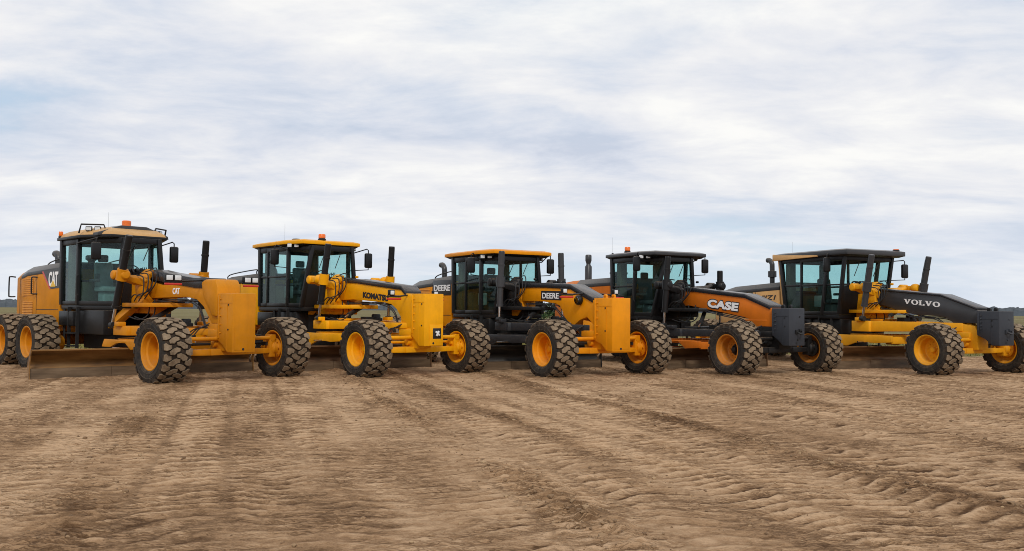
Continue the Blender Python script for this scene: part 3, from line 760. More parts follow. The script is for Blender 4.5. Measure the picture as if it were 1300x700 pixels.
    for (u, v, w) in c.get('puck', []):
        b = MB(); b.lathe([(.001, .07), (.10, .06), (.14, .02), (.15, -.02)], (u, v, w), 'w', 18); b.build('receiver_dome', 'black', root)
    # mirrors
    for (u, v, w, sg) in c['mirrors']:
        top = at2(cols[-2] if c.get('mirror_on_corner', True) else F, wt - .12, sg)
        b = MB()
        b.tube([top, top + Vector((.10, sg * .10, .0)), (u, v - sg * .05, w + .34), (u, v, w + .30), (u, v, w + .2)], .016, 7)
        if c.get('mirror_low', True):
            lo = at2(cols[-2], w - .30, sg)
            b.tube([(u, v, w + .31), (u, v, w - .28)], .014, 6); b.tube([lo, (u, v, w - .27), (u, v, w - .18)], .012, 6)
        m_ = b.build('mirror_arm', 'black', root)
        b = MB(); b.box((u, v, w), (.10, .25, .44)); b.build('mirror', 'black', m_, bevel=.045)
        b = MB(); b.box((u - .052, v, w), (.006, .20, .38)); b.build('mirror_glass', 'mirror', m_, bevel=.002)
    # seat, console, steering wheel
    cu = (ur + ub) / 2 + .15
    b = MB(); b.span((cu - .28, -.27, w0 + .36), (cu + .28, .27, w0 + .50)); b.span((cu - .2, -.2, w0), (cu + .2, .2, w0 + .36))
    se = b.build('seat', c.get('seat', 'seat'), root, bevel=.04)
    b = MB(); b.box((cu - .30, 0, w0 + .82), (.13, .50, .68), rot=Matrix.Rotation(-.12, 3, 'Y')); b.build('backrest', c.get('seat', 'seat'), se, bevel=.05)
    b = MB(); b.box((cu - .36, 0, w0 + 1.27), (.10, .28, .20)); b.build('headrest', 'seat', se, bevel=.04)
    for sg in (1, -1):
        b = MB(); b.span((cu - .25, sg * .31, w0 + .62), (cu + .22, sg * .42, w0 + .70)); b.span((cu + .1, sg * .31, w0 + .70), (cu + .2, sg * .42, w0 + .84))
        b.build('armrest', 'seat', se, bevel=.02)
    b = MB(); b.tube([(uf - .30, 0, w0), (uf - .42, 0, w0 + .75)], [.10, .06], 10); b.span((uf - .40, -.22, w0 + .62), (uf - .22, .22, w0 + .84))
    for k in range(3): b.tube([(uf - .45, .26 + .04 * k, w0 + .55), (uf - .50, .28 + .05 * k, w0 + 1.0)], .012, 5); b.tube([(uf - .45, -.26 - .04 * k, w0 + .55), (uf - .50, -.28 - .05 * k, w0 + 1.0)], .012, 5)
    co = b.build('steering_console', 'dark', root, bevel=.0)
    b = MB(); cc = Vector((uf - .48, 0, w0 + .86)); ring = [cc + Vector((-.10 * math.sin(a) , .21 * math.cos(a), .19 * math.sin(a))) for a in [2 * PI * k / 20 for k in range(21)]]
    b.tube(ring, .016, 6); b.tube([cc + Vector((0, -.2, 0)), cc + Vector((0, .2, 0))], .012, 5); b.build('steering_wheel', 'dark', co)
    b = MB()
    for sg in (1, -1):
        b.span((ur + .10, sg * (vr - .10), w0), (ur + .30, sg * (vr - .36), wt - .15))
    b.span((ur + .10, -vr + .36, w0), (ur + .20, vr - .36, w0 + .62))
    b.build('cab_lining', 'olive', root, bevel=.02)
    if c.get('papers'):
        b = MB(); b.box((cu + .25, vb - .30, w0 + .42), (.34, .12, .36)); b.build('storage_box', 'seat_light', root, bevel=.03)

def build_rear(P, root):
    r = P['rear']; body = r.get('mat', P['paint']); ur, uf = r['u']; w0 = r['w0']; wf, wr = r['top']
    hv = .95
    # main frame
    b = MB()
    b.span((ur + .2, -.38, 1.0), (uf + .9, .38, 1.2)); b.span((uf + .2, -.30, .75), (uf + 1.6, .30, 1.0))
    fr_u = P['cab']['front'][0]
    b.span((P['r1'] + .3, -.42, .55), (fr_u - .5, .42, 1.0)); b.span((P['cab']['rear'][0] + .3, -.50, .95), (P['cab']['corner'][0] + .3, .50, P['cab']['w0'] - .13))
    b.build('rear_frame', 'dark', root, bevel=.012)
    for sg in (1, -1):
        b = MB(); b.span((ur + .1, sg * .505, .98), (fr_u - .6, sg * .66, 1.30)); b.build('main_frame', P.get('frame_mat', P['paint']), root, bevel=.012)
    b = MB()
    fu0 = fr_u; fr_u = fr_u + P.get('arch_du', 0.)
    for sg in (1, -1):
        b.hexa([(fr_u - 1.35, sg * .62, 1.02), (fr_u - 1.0, sg * .62, .98), (fr_u - 1.0, sg * .86, .98), (fr_u - 1.35, sg * .86, 1.02),
                (fr_u - .75, sg * .24, 1.62), (fr_u - .30, sg * .24, 1.62), (fr_u - .30, sg * .46, 1.62), (fr_u - .75, sg * .46, 1.62)])
    fr_u = fu0
    b.prism([(fr_u - .8, 1.50), (fr_u + .20, 1.50), (fr_u + .45, 1.72), (fr_u + .40, 2.25), (fr_u - .5, 2.25)], -.235, .235, 'v')
    b.build('frame_arch', P.get('arch_mat', P['saddle_mat']), root, bevel=.012)
    for sg in (1, -1):
        b = MB(); b.prism([(P['r2'] - .35, .62), (P['r2'] - .2, .48), (P['r1'] + .2, .48), (P['r1'] + .35, .62), (P['r1'] + .3, .86), (P['r1'] - .4, .98), (P['r2'] + .4, .98), (P['r2'] - .3, .86)], sg * .92, sg * 1.16, 'v')
        b.lathe([(.001, -1.25), (.2, -1.25), (.2, 1.25), (.001, 1.25)], ((P['r1'] + P['r2']) / 2, 0, .80), 'v', 16)
        b.build('tandem_case', P.get('tandem_mat', P['paint']), root, bevel=.02)
    # hood
    b = MB()
    def ring(u, wt, sv=1., ch=.16): return [(u, -hv * sv, w0), (u, -hv * sv, wt - ch), (u, -(hv - ch) * sv, wt), (u, (hv - ch) * sv, wt), (u, hv * sv, wt - ch), (u, hv * sv, w0)]
    um = lerp(ur, uf, .3)
    b.loft([ring(ur, wr, .93), ring(um, lerp(wr, wf, .62)), ring(uf, wf)])
    hood = b.build('engine_hood', body, root, bevel=.02)
    # dark top cover
    def tr(u, wt, sv=1., ch=.16, o=.006, d=.10):
        return [(u, -(hv + o) * sv, wt - ch - d), (u, -(hv + o) * sv, wt - ch + o), (u, -(hv - ch) * sv, wt + o + .004), (u, (hv - ch) * sv, wt + o + .004), (u, (hv + o) * sv, wt - ch + o), (u, (hv + o) * sv, wt - ch - d),
                (u, (hv - .06) * sv, wt - ch - d), (u, (hv - .06) * sv, wt - ch - .02), (u, -(hv - .06) * sv, wt - ch - .02), (u, -(hv - .06) * sv, wt - ch - d)]
    k0 = r.get('cover_from', 0.)
    ua = lerp(ur, uf, k0)
    def hw_(u):
        t = (u - ur) / (um - ur) if u < um else 1
        if u < um: return lerp(wr, lerp(wr, wf, .62), t), lerp(.93, 1., t)
        return lerp(lerp(wr, wf, .62), wf, (u - um) / (uf - um)), 1.
    us = [ua] + ([um] if ua < um else []) + [uf + .004]
    b = MB(); b.loft([tr(u, *hw_(u)) for u in us]); b.build('hood_cover', r['cover'], hood, bevel=.008)
    # grille panels, door seams, handles, all raised a few mm
    for sg in (1, -1):
        y = sg * (hv + .004)
        for (a, d, e, f) in r.get('grilles', []):
            n = 9; b = MB()
            for k in range(n):
                z0 = lerp(e, f, (k + .15) / n); z1 = lerp(e, f, (k + .75) / n)
                b.hexa([(a, y, z0), (d, y, z0), (d, y, z1), (a, y, z1), (a, y + sg * .012, z0), (d, y + sg * .012, z0), (d, y + sg * .004, z1), (a, y + sg * .004, z1)])
            b.build('grille', r.get('grille_mat', body), hood)
    for sg in (1, -1):
        for (a, d, e, f) in r.get('seams', []): b = MB(); b.span((a, sg * (hv + .001), e), (d, sg * (hv + .005), f)); b.build('door_seam', 'dark', hood)
    b = MB()
    b.span((ur - .05, -.86, w0 + .05), (ur - .006, .86, wr - .22)); b.build('radiator_guard', 'black', hood, bevel=.02)
    for sg in (1, -1):
        for (u, e, f, off) in r.get('rails', []):
            b = MB(); b.tube(smooth_path([(u + off * .15, sg * (hv - .01), f), (u + off * .9, sg * (hv + .10), f + .01), (u + off, sg * (hv + .12), f - .06), (u + off, sg * (hv + .12), e + .06), (u + off * .9, sg * (hv + .10), e), (u + off * .15, sg * (hv - .01), e)], 4), .02, 7)
            b.build('handrail', 'black', root)
    if r.get('toprail'):
        for sg in (1, -1):
            a, d = r['toprail']; z = wf; b = MB()
            b.tube(smooth_path([(a, sg * .75, z - .2), (a + .1, sg * .75, z + .0), (d - .1, sg * .75, z + .12), (d, sg * .75, z + .05), (d, sg * .75, z - .1)], 5), .018, 7)
            b.build('top_rail', 'black', root)
    # exhaust, pre-cleaner
    e = r['stack']; sm = e.get('mat', 'graphite')
    b = MB(); u, v, z0, z1, rad = e['u'], e['v'], wf - .15, e['top'], e['r']
    if e['kind'] == 'elbow':
        b.tube(smooth_path([(u, v, z0), (u, v, z1 - .24), (u - .02, v, z1 - .10), (u - .12, v, z1), (u - .24, v, z1 + .01)], 6), rad, 14)
        if e.get('collar'): b.tube([(u, v, e['collar'] - .12), (u, v, e['collar'] - .10), (u, v, e['collar'] + .10), (u, v, e['collar'] + .12)], [rad, rad * 1.7, rad * 1.7, rad], 16)
    else:
        b.tube([(u, v, z0), (u, v, z0 + .6), (u, v, z0 + .66), (u, v, z1 - .30), (u, v, z1 - .2), (u, v, z1 - .03), (u, v, z1)], [rad, rad, rad * .62, rad * .62, rad * .9, rad * .9, rad * .7], 14)
    b.build('exhaust_stack', sm, root, angle=50)
    for (u, v, z, rr, hh) in r.get('cleaner', []):
        b = MB(); b.lathe([(.001, hh), (rr * .8, hh), (rr, hh * .8), (rr, hh * .25), (rr * .6, 0), (rr * .5, -.3)], (u, v, z), 'w', 18); b.build('air_cleaner', 'black', root, angle=45)
    # tank, steps, battery box below the cab
    cc = P['cab']; sb = r.get('skirt', 'black')
    for sg in (1, -1):
        b = MB(); b.span((cc['rear'][0] + .05, sg * .55, 1.15), (cc['rear'][0] + .95, sg * 1.02, cc['w0'] - .16))
        b.span((cc['rear'][0] + 1.0, sg * .50, .95), (r.get('panel_to', cc['corner'][0] + .35), sg * .90, cc['w0'] - .13))
        b.build('side_tank', sb, root, bevel=.03)
    for sg in (1, -1):
        b = MB()
        for k, w in enumerate((.62, .95)):
            b.span((cc['corner'][0] - .45, sg * .92, w), (cc['corner'][0] + .05, sg * 1.10, w + .03))
        for u in (cc['corner'][0] - .46, cc['corner'][0] + .06): b.span((u - .015, sg * .95, .58), (u + .015, sg * 1.03, cc['w0'] - .05))
        b.tube([(cc['corner'][0] - .9, sg * .93, cc['w0'] - .10), (cc['corner'][0] - .9, sg * .93, .8)], .035, 8)
        b.build('step_ladder', 'dark', root)

# ------------------------------------------------------------------ the five graders
def boom_profile(top, bot):
    """top: points rear to front; bot: points front to rear"""
    return top + bot

G = []
CAT = dict(key='cat', arch_du=.75, x=-6.45, y=20.753, th=.737, R=.725, seed=1, r1=-6.8, r2=-8.65,
    label='amber grader at the left end with tan dome roof and guarded roof lamps',
    paint='cat_paint', hub='cat_paint', axle='cat_paint', boom_mat='cat_paint', saddle_mat='cat_paint', draw_mat='cat_paint', circ_mat='cat_paint', block_mat='cat_paint', cyl_mat='black', collar_mat='cat_paint',
    boom=[(-4.6, 2.22), (-4.4, 2.42), (-3.2, 2.30), (-2.6, 2.20), (-1.3, 2.18), (-.7, 2.20), (-.1, 2.20), (.12, 1.9), (.12, 1.3), (-.25, 1.3), (-.42, 1.48), (-.62, 1.68), (-.92, 1.84), (-1.4, 1.905), (-3.2, 1.88), (-4.3, 1.85), (-4.6, 1.9)],
    cover=[(-4.3, 2.60), (-3.2, 2.58), (-2.6, 2.50), (-1.0, 2.33), (-.45, 2.32)], cover_h=.22,
    nose=[(-.62, 2.24), (-.45, 2.30), (.0, 2.30), (.10, 2.12), (.10, 1.46), (-.12, 1.46), (-.55, 1.95)],
    hose=[(-3.0, 1.80), (-2.0, 1.84), (-1.2, 1.82), (-.75, 1.66), (-.5, 1.3), (-.35, .95)],
    block=dict(u0=.12, u1=.75, w0=.68, w1=1.975, lug=False), draw_w=(.98, 1.20), blade=dict(u=-2.72, v=.45, ang=.13, L=5.25, mat='cat_blade', H=.66),
    saddle_u=-3.25, cylR=((-2.62, 1.05, 3.36), (-3.30, 1.10, 1.22)), cylL=((-2.73, -1.0, 3.36), (-3.1, -1.08, 1.22)),
    hl=(-.56, .98, 2.30, 'twin'),
    cab=dict(rear=(-6.75, .93), corner=(-5.62, .97), corner_low=-5.6, front=(-4.15, .45), front_low=-4.15, vfront_low=.62, w0=1.70, belt=None, wt=3.42, sill=2.60, pr=.055, seat='seat_light', dark_rear=False,
        roof=dict(ur=-6.98, vr=.98, ub=-5.25, vb=1.10, uf=-4.30, vf=.74, w=3.45, t=.035, dome=.24, mat='roof_tan', visor='black', band=(-5.2, -4.6)),
        lamps=[(-5.05, .86, 3.66, .62)], guard=True, beacon=[(-5.05, 0., 3.72, .21, .115), (-6.85, .95, 3.50, .17, .055)], antenna=[(-5.9, .1, 3.7, .5)],
        mirrors=[(-4.30, 1.10, 3.05, 1), (-5.06, -1.35, 3.10, -1)], mirror_low=False),
    rear=dict(u=(-10.05, -6.82), panel_to=-4.25, w0=1.12, top=(2.86, 2.62), cover='graphite', cover_from=.12, grilles=[(-9.45, -8.65, 1.95, 2.46), (-9.4, -8.65, 1.38, 1.80)],
        seams=[(-8.42, -8.40, 1.2, 2.55), (-8.4, -6.9, 1.56, 1.575), (-9.62, -9.60, 1.2, 2.45)], rails=[(-10.0, 1.93, 2.50, -.15), (-8.35, 2.0, 2.46, -.12)],
        stack=dict(kind='elbow', u=-8.6, v=.30, top=3.16, r=.10), cleaner=[(-7.6, -.2, 2.95, .16, .16)], toprail=(-8.2, -7.0)))
KOM = dict(key='kom', x=-2.333, y=22.811, th=.852, R=.705, seed=2, r1=-7.3, r2=-9.0,
    label='bright yellow grader second from left with black letters on its yellow front frame',
    paint='kom_paint', hub='kom_paint', axle='kom_paint', boom_mat='kom_paint', saddle_mat='kom_paint', draw_mat='kom_paint', circ_mat='kom_paint', block_mat='kom_paint', cyl_mat='black', collar_mat='kom_paint',
    boom=[(-4.5, 2.44), (-2.6, 2.40), (-.40, 2.20), (-.20, 2.05), (.05, 2.03), (.12, 1.9), (.12, 1.2), (-.30, 1.2), (-.44, 1.48), (-.62, 1.66), (-.85, 1.78), (-1.2, 1.83), (-2.7, 1.91), (-4.5, 1.86)],
    cover=[(-3.1, 2.47), (-2.5, 2.44), (-.40, 2.235), (-.20, 2.09)], cover_h=.10,
    hose=[(-3.0, 1.82), (-2.2, 1.84), (-1.2, 1.80), (-.7, 1.62), (-.5, 1.3), (-.35, .95)],
    block=dict(u0=.12, u1=.68, w0=.77, w1=2.04, lug=False, hitch='socket'), draw_w=(1.12, 1.34), blade=dict(u=-2.75, v=.0, ang=.12, L=4.4, mat='brown_blade'),
    saddle_u=-3.45, cylR=((-2.62, 1.04, 3.36), (-2.95, 1.10, 1.40)), cylL=((-2.69, -1.0, 3.40), (-2.95, -1.08, 1.40)),
    hl=(-.05, .66, 2.03, 'single'),
    cab=dict(rear=(-6.80, .93), corner=(-4.95, .97), front=(-4.20, .63), front_low=-4.35, vfront_low=.88, mull=[-6.25], w0=1.70, belt=2.56, wt=3.42, sill=2.52, seat='seat',
        roof=dict(ur=-7.20, vr=1.0, ub=-4.98, vb=1.13, uf=-4.22, vf=.92, w=3.46, t=.09, mat='kom_paint', visor='black'),
        lamps=[(-4.66, .97, 3.42, .9)], beacon=[(-4.45, .20, 3.60, .17, .10)], antenna=[(-6.6, .25, 3.58, .62)], puck=[(-5.5, .45, 3.62)], papers=True,
        mirrors=[(-5.10, 1.32, 3.10, 1), (-4.45, -1.35, 3.08, -1)]),
    rear=dict(u=(-10.0, -6.9), w0=1.15, top=(2.70, 2.50), cover='black', grilles=[(-9.3, -8.3, 1.6, 2.2)], seams=[(-8.1, -8.08, 1.3, 2.4)],
        rails=[], toprail=(-9.4, -7.4), stack=dict(kind='elbow', u=-8.3, v=-.30, top=2.92, r=.09), cleaner=[]))
DEE = dict(key='dee', x=2.225, y=23.113, th=.996, R=.72, seed=3, r1=-6.9, r2=-8.6,
    label='golden yellow grader in the middle with orange roof and black drawbar',
    paint='dee_paint', hub='dee_paint', axle='dee_paint', boom_mat='dee_paint', saddle_mat='black', arch_mat='dee_paint', draw_mat='navy', circ_mat='navy', block_mat='dee_paint', cyl_mat='graphite', collar_mat='graphite',
    boom=[(-4.2, 2.36), (-3.3, 2.35), (-2.1, 2.33), (-.95, 2.27), (-.02, 1.93), (.12, 1.9), (.12, 1.25), (-.26, 1.50), (-.55, 1.42), (-.80, 1.28), (-1.12, 1.40), (-1.42, 1.78), (-1.6, 1.84), (-2.2, 1.90), (-4.2, 1.92)],
    cover=[(-3.9, 2.43), (-3.3, 2.41), (-2.1, 2.39), (-.95, 2.33), (.0, 1.98)], cover_h=.12,
    hose=[(-3.0, 1.84), (-2.2, 1.84), (-1.7, 1.80), (-1.3, 1.55), (-.8, 1.2), (-.35, .95)],
    block=dict(u0=.12, u1=.84, w0=.67, w1=1.98, lug=True), draw_w=(1.10, 1.32), blade=dict(u=-2.95, v=.0, ang=.08, L=4.4, mat='grey_blade', H=.68),
    saddle_u=-3.45, cylR=((-2.98, 1.06, 3.27), (-3.02, 1.10, 1.40)), cylL=((-3.1, -1.02, 3.31), (-3.1, -1.08, 1.40)),
    hl=(-.28, .82, 2.12, 'single'),
    cab=dict(rear=(-5.85, .95), corner=(-4.22, .96), corner_low=-4.22, front=(-3.66, .58), front_low=-3.72, vfront_low=.80, mull=[-5.08], w0=1.55, belt=2.44, wt=3.20, sill=2.46, door_belt=True, seat='seat',
        roof=dict(ur=-6.30, vr=1.02, ub=-4.18, vb=1.12, uf=-3.50, vf=.98, w=3.24, t=.09, mat='dee_paint', visor='black'),
        lamps=[(-3.98, .93, 3.17, .85)], papers=True, beacon=[], antenna=[],
        mirrors=[(-4.14, 1.35, 2.92, 1), (-4.15, -1.40, 2.97, -1)]),
    rear=dict(u=(-9.4, -5.95), w0=1.15, top=(2.70, 2.34), cover='graphite', grilles=[(-8.2, -7.35, 1.9, 2.30)], seams=[(-7.18, -7.16, 1.25, 2.5), (-7.1, -6.0, 1.48, 1.495)],
        rails=[], stack=dict(kind='elbow', u=-7.6, v=.30, top=3.08, r=.085), cleaner=[(-6.6, .2, 2.95, .15, .22)], toprail=(-7.4, -6.3)))
CAS = dict(key='cas', x=7.028, y=24.357, th=1.039, R=.695, seed=4, r1=-6.9, r2=-8.5,
    label='burnt orange grader with black cab and slate grey front block, second from right',
    paint='cas_paint', rim='cas_rim', hub='dark', frame_mat='dark', axle='black', boom_mat='cas_paint', saddle_mat='black', draw_mat='navy', circ_mat='cas_paint', block_mat='slate', cyl_mat='black', collar_mat='black', tandem_mat='black',
    boom=[(-4.3, 2.32), (-3.0, 2.29), (-.95, 2.09), (-.05, 1.79), (.08, 1.76), (.08, 1.28), (-.50, 1.28), (-.72, 1.44), (-.95, 1.52), (-1.7, 1.63), (-3.15, 1.83), (-4.3, 1.84)],
    ribs=[(-.95, 1.42, -.12, 1.46)],
    cover=[(-3.6, 2.38), (-3.0, 2.34), (-.93, 2.14), (.0, 1.83)], cover_h=.10,
    hose=[(-3.0, 1.76), (-2.2, 1.66), (-1.7, 1.58), (-1.0, 1.46), (-.6, 1.2), (-.35, .95)],
    block=dict(u0=.10, u1=.70, w0=.80, w1=1.77, lug=True, hitch='shackle'), draw_w=(.95, 1.17), blade=dict(u=-2.75, v=.0, ang=.10, L=4.4, mat='brown_blade', H=.60),
    saddle_u=-3.55, cylR=((-3.15, 1.06, 3.25), (-3.28, 1.10, 1.25)), cylL=((-3.2, -1.0, 2.9), (-3.28, -1.08, 1.25)),
    cab=dict(rear=(-5.98, .95), corner=(-4.72, 1.0), corner_low=-4.85, front=(-3.92, .50), front_low=-4.15, vfront_low=.82, mull=[], w0=1.52, belt=2.42, wt=3.30, sill=2.46, seat='seat',
        roof=dict(ur=-6.25, vr=1.02, ub=-4.55, vb=1.15, uf=-3.80, vf=1.0, w=3.34, t=.09, mat='graphite', visor='black'),
        lamps=[(-4.28, 1.0, 3.30, .9)], beacon=[(-5.85, .45, 3.52, .18, .09)], antenna=[(-6.1, .85, 3.45, .55)], papers=False,
        mirrors=[(-4.30, 1.30, 3.08, 1), (-4.24, -1.35, 3.08, -1)]),
    rear=dict(u=(-9.4, -6.05), w0=1.15, top=(2.72, 2.58), cover='graphite', mat='cas_paint', cover_from=.42, grilles=[(-8.6, -7.4, 1.6, 2.2)], grille_mat='dark', seams=[(-7.1, -7.08, 1.25, 2.5)],
        rails=[], stack=dict(kind='bulb', u=-8.35, v=.20, top=3.58, r=.12), cleaner=[(-6.9, .0, 2.85, .3, .1)], toprail=None))
VOL = dict(key='vol', x=12.5, y=24.875, th=1.133, R=.705, seed=5, r1=-7.9, r2=-9.6,
    label='grader at the right end with dark grey front frame and yellow drawbar',
    paint='vol_paint', hub='vol_paint', axle='vol_paint', boom_mat='graphite', saddle_mat='vol_paint', draw_mat='vol_paint', circ_mat='vol_paint', block_mat='slate', cyl_mat='graphite', collar_mat='graphite',
    boom=[(-4.0, 2.40), (-3.2, 2.36), (-.85, 2.16), (-.25, 1.95), (.28, 1.78), (.34, 1.74), (.34, 1.40), (-.05, 1.42), (-.42, 1.40), (-.70, 1.56), (-1.1, 1.60), (-1.75, 1.63), (-2.9, 1.90), (-4.0, 1.95)],
    cover=[(-3.6, 2.41), (-3.1, 2.39), (-.83, 2.19), (.30, 1.82)], cover_h=.05,
    hose=[(-3.0, 1.84), (-2.2, 1.70), (-1.7, 1.58), (-1.0, 1.54), (-.6, 1.3), (-.35, .95)],
    block=dict(u0=.34, u1=1.0, w0=.84, w1=1.74, lug=True, hitch='shackle'), draw_w=(1.12, 1.43), blade=dict(u=-2.9, v=.0, ang=.05, L=4.4, mat='tan_blade', H=.66),
    saddle_u=-3.15, cylR=((-2.42, 1.14, 3.36), (-2.80, 1.12, 1.50)), cylL=((-2.35, -1.10, 3.37), (-2.75, -1.10, 1.50)),
    cab=dict(rear=(-6.45, .95), rear_low=-6.20, corner=(-4.22, 1.05), corner_low=-4.50, front=(-3.62, .98), front_low=-3.90, vfront_low=.95, mull=[-5.45], w0=1.60, belt=2.52, wt=3.40, sill=2.52, door_belt=True, seat='seat', pr=.05, post_mat='vol_hood',
        roof=dict(ur=-6.75, vr=1.02, ub=-4.05, vb=1.22, uf=-3.30, vf=1.20, w=3.42, t=.14, mat='graphite', visor='graphite', trim=('vol_hood', [(-6.75, 1.04, 3.36, 3.56), (-4.55, 1.20, 3.40, 3.44)])),
        lamps=[(-3.46, .98, 3.46, .2)], beacon=[(-3.50, -1.02, 3.58, .07, .09)], antenna=[(-6.4, .5, 3.56, .45)], papers=True,
        mirrors=[(-3.95, 1.38, 3.12, 1), (-3.60, -1.50, 2.98, -1)]),
    rear=dict(u=(-10.0, -6.55), w0=1.15, top=(2.66, 2.36), cover='graphite', mat='vol_hood', cover_from=.10, grilles=[(-9.0, -8.2, 2.16, 2.34), (-8.1, -7.85, 2.16, 2.34)], grille_mat='olive', seams=[(-7.75, -7.73, 1.25, 2.4)],
        rails=[], stack=dict(kind='elbow', u=-7.75, v=.20, top=3.46, r=.085, collar=2.98), cleaner=[]))
roots = {}
for P in (CAT, KOM, DEE, CAS, VOL):
    roots[P['key']] = make_grader(P)

def part(root, name): return [o for o in root.children if o.name.split('.')[0] == name][0]

# markings ------------------------------------------------------------
r, boom = roots['cat']; hood = part(r, 'engine_hood')
b = MB(); b.prism([(-7.95, 2.62), (-6.83, 2.70), (-6.83, 2.16), (-7.42, 2.13)], .951, .958, 'v'); b.build('logo_panel', 'graphite', hood)
b = MB(); b.prism([(-8.06, 2.615), (-7.96, 2.62), (-7.43, 2.13), (-7.52, 2.13)], .951, .957, 'v'); b.build('red_stripe', 'red', hood)
lettering(hood, 'CAT', 'white', -7.56, -6.93, 2.20, 2.60, .963, bold=.035, spacing=.9)
b = MB(); b.prism([(-7.42, 2.19), (-7.08, 2.19), (-7.25, 2.37)], .967, .972, 'v'); b.build('logo_triangle', 'logo_yellow', hood)
lettering(boom, 'CAT', 'white', -2.06, -1.72, 1.97, 2.12, .224, bold=.03, spacing=.9)
r, boom = roots['kom']
lettering(boom, 'KOMATSU', 'ink', -2.20, -.98, 1.955, 2.115, .224, skew=-.085, bold=.06, spacing=1.)
r, boom = roots['dee']; hood = part(r, 'engine_hood')
b = MB(); b.span((-7.14, .951, 2.09), (-5.98, .957, 2.56)); b.build('logo_panel', 'graphite', hood, bevel=.002)
lettering(hood, 'DEERE', 'white', -7.06, -6.04, 2.225, 2.41, .962, bold=.03)
b = MB(); b.prism([(-2.28, 1.95), (-1.35, 1.93), (-1.35, 2.17), (-2.28, 2.19)], .2225, .228, 'v'); b.build('logo_panel', 'ink', boom)
lettering(boom, 'DEERE', 'white', -2.22, -1.46, 1.985, 2.135, .233, skew=-.02, bold=.02)
b = MB(); b.lathe([(.001, .14), (.10, .13), (.125, .10), (.13, .04), (.10, 0)], (-.52, .22, 1.93), 'v', 22); lp = b.build('side_lamp', 'black', r, angle=45)
b = MB(); b.lathe([(.001, .01), (.085, .006), (.09, -.01)], (-.52, .36, 1.93), 'v', 20); b.build('lens', 'mirror', lp)
r, boom = roots['cas']
lettering(boom, 'CASE', 'ink', -2.42, -1.13, 1.765, 2.055, .224, skew=-.10, bold=.10, shear=.12, spacing=1.06, name='lettering_outline')
lettering(boom, 'CASE', 'white', -2.39, -1.16, 1.795, 2.025, .231, skew=-.10, bold=.055, shear=.12, spacing=1.06)
r, boom = roots['vol']; hood = part(r, 'engine_hood')
serif_volvo(boom, 'white', -2.10, -.86, 1.945, 2.085, .225, -.085)
lettering(hood, 'VIIZ1', 'ink', -7.60, -6.70, 2.06, 2.22, .955, skew=.02, bold=.02, shear=.2)

# ------------------------------------------------------------------ ground
def vnoise(x, y, seed):
    r = np.random.default_rng(seed); T = r.random((256, 256)).astype(np.float32)
    xi = np.floor(x).astype(np.int64); yi = np.floor(y).astype(np.int64)
    fx = (x - xi).astype(np.float32); fy = (y - yi).astype(np.float32)
    fx = fx * fx * (3 - 2 * fx); fy = fy * fy * (3 - 2 * fy)
    a = T[xi & 255, yi & 255]; b_ = T[(xi + 1) & 255, yi & 255]; c = T[xi & 255, (yi + 1) & 255]; d = T[(xi + 1) & 255, (yi + 1) & 255]
    return (a * (1 - fx) + b_ * fx) * (1 - fy) + (c * (1 - fx) + d * fx) * fy
def fbm(x, y, seed, o=4):
    v = 0; a = .5; t = 0
    for k in range(o):
        v = v + a * vnoise(x * 2 ** k + 13.7 * k, y * 2 ** k + 7.1 * k, seed + k); t += a; a *= .5
    return v / t

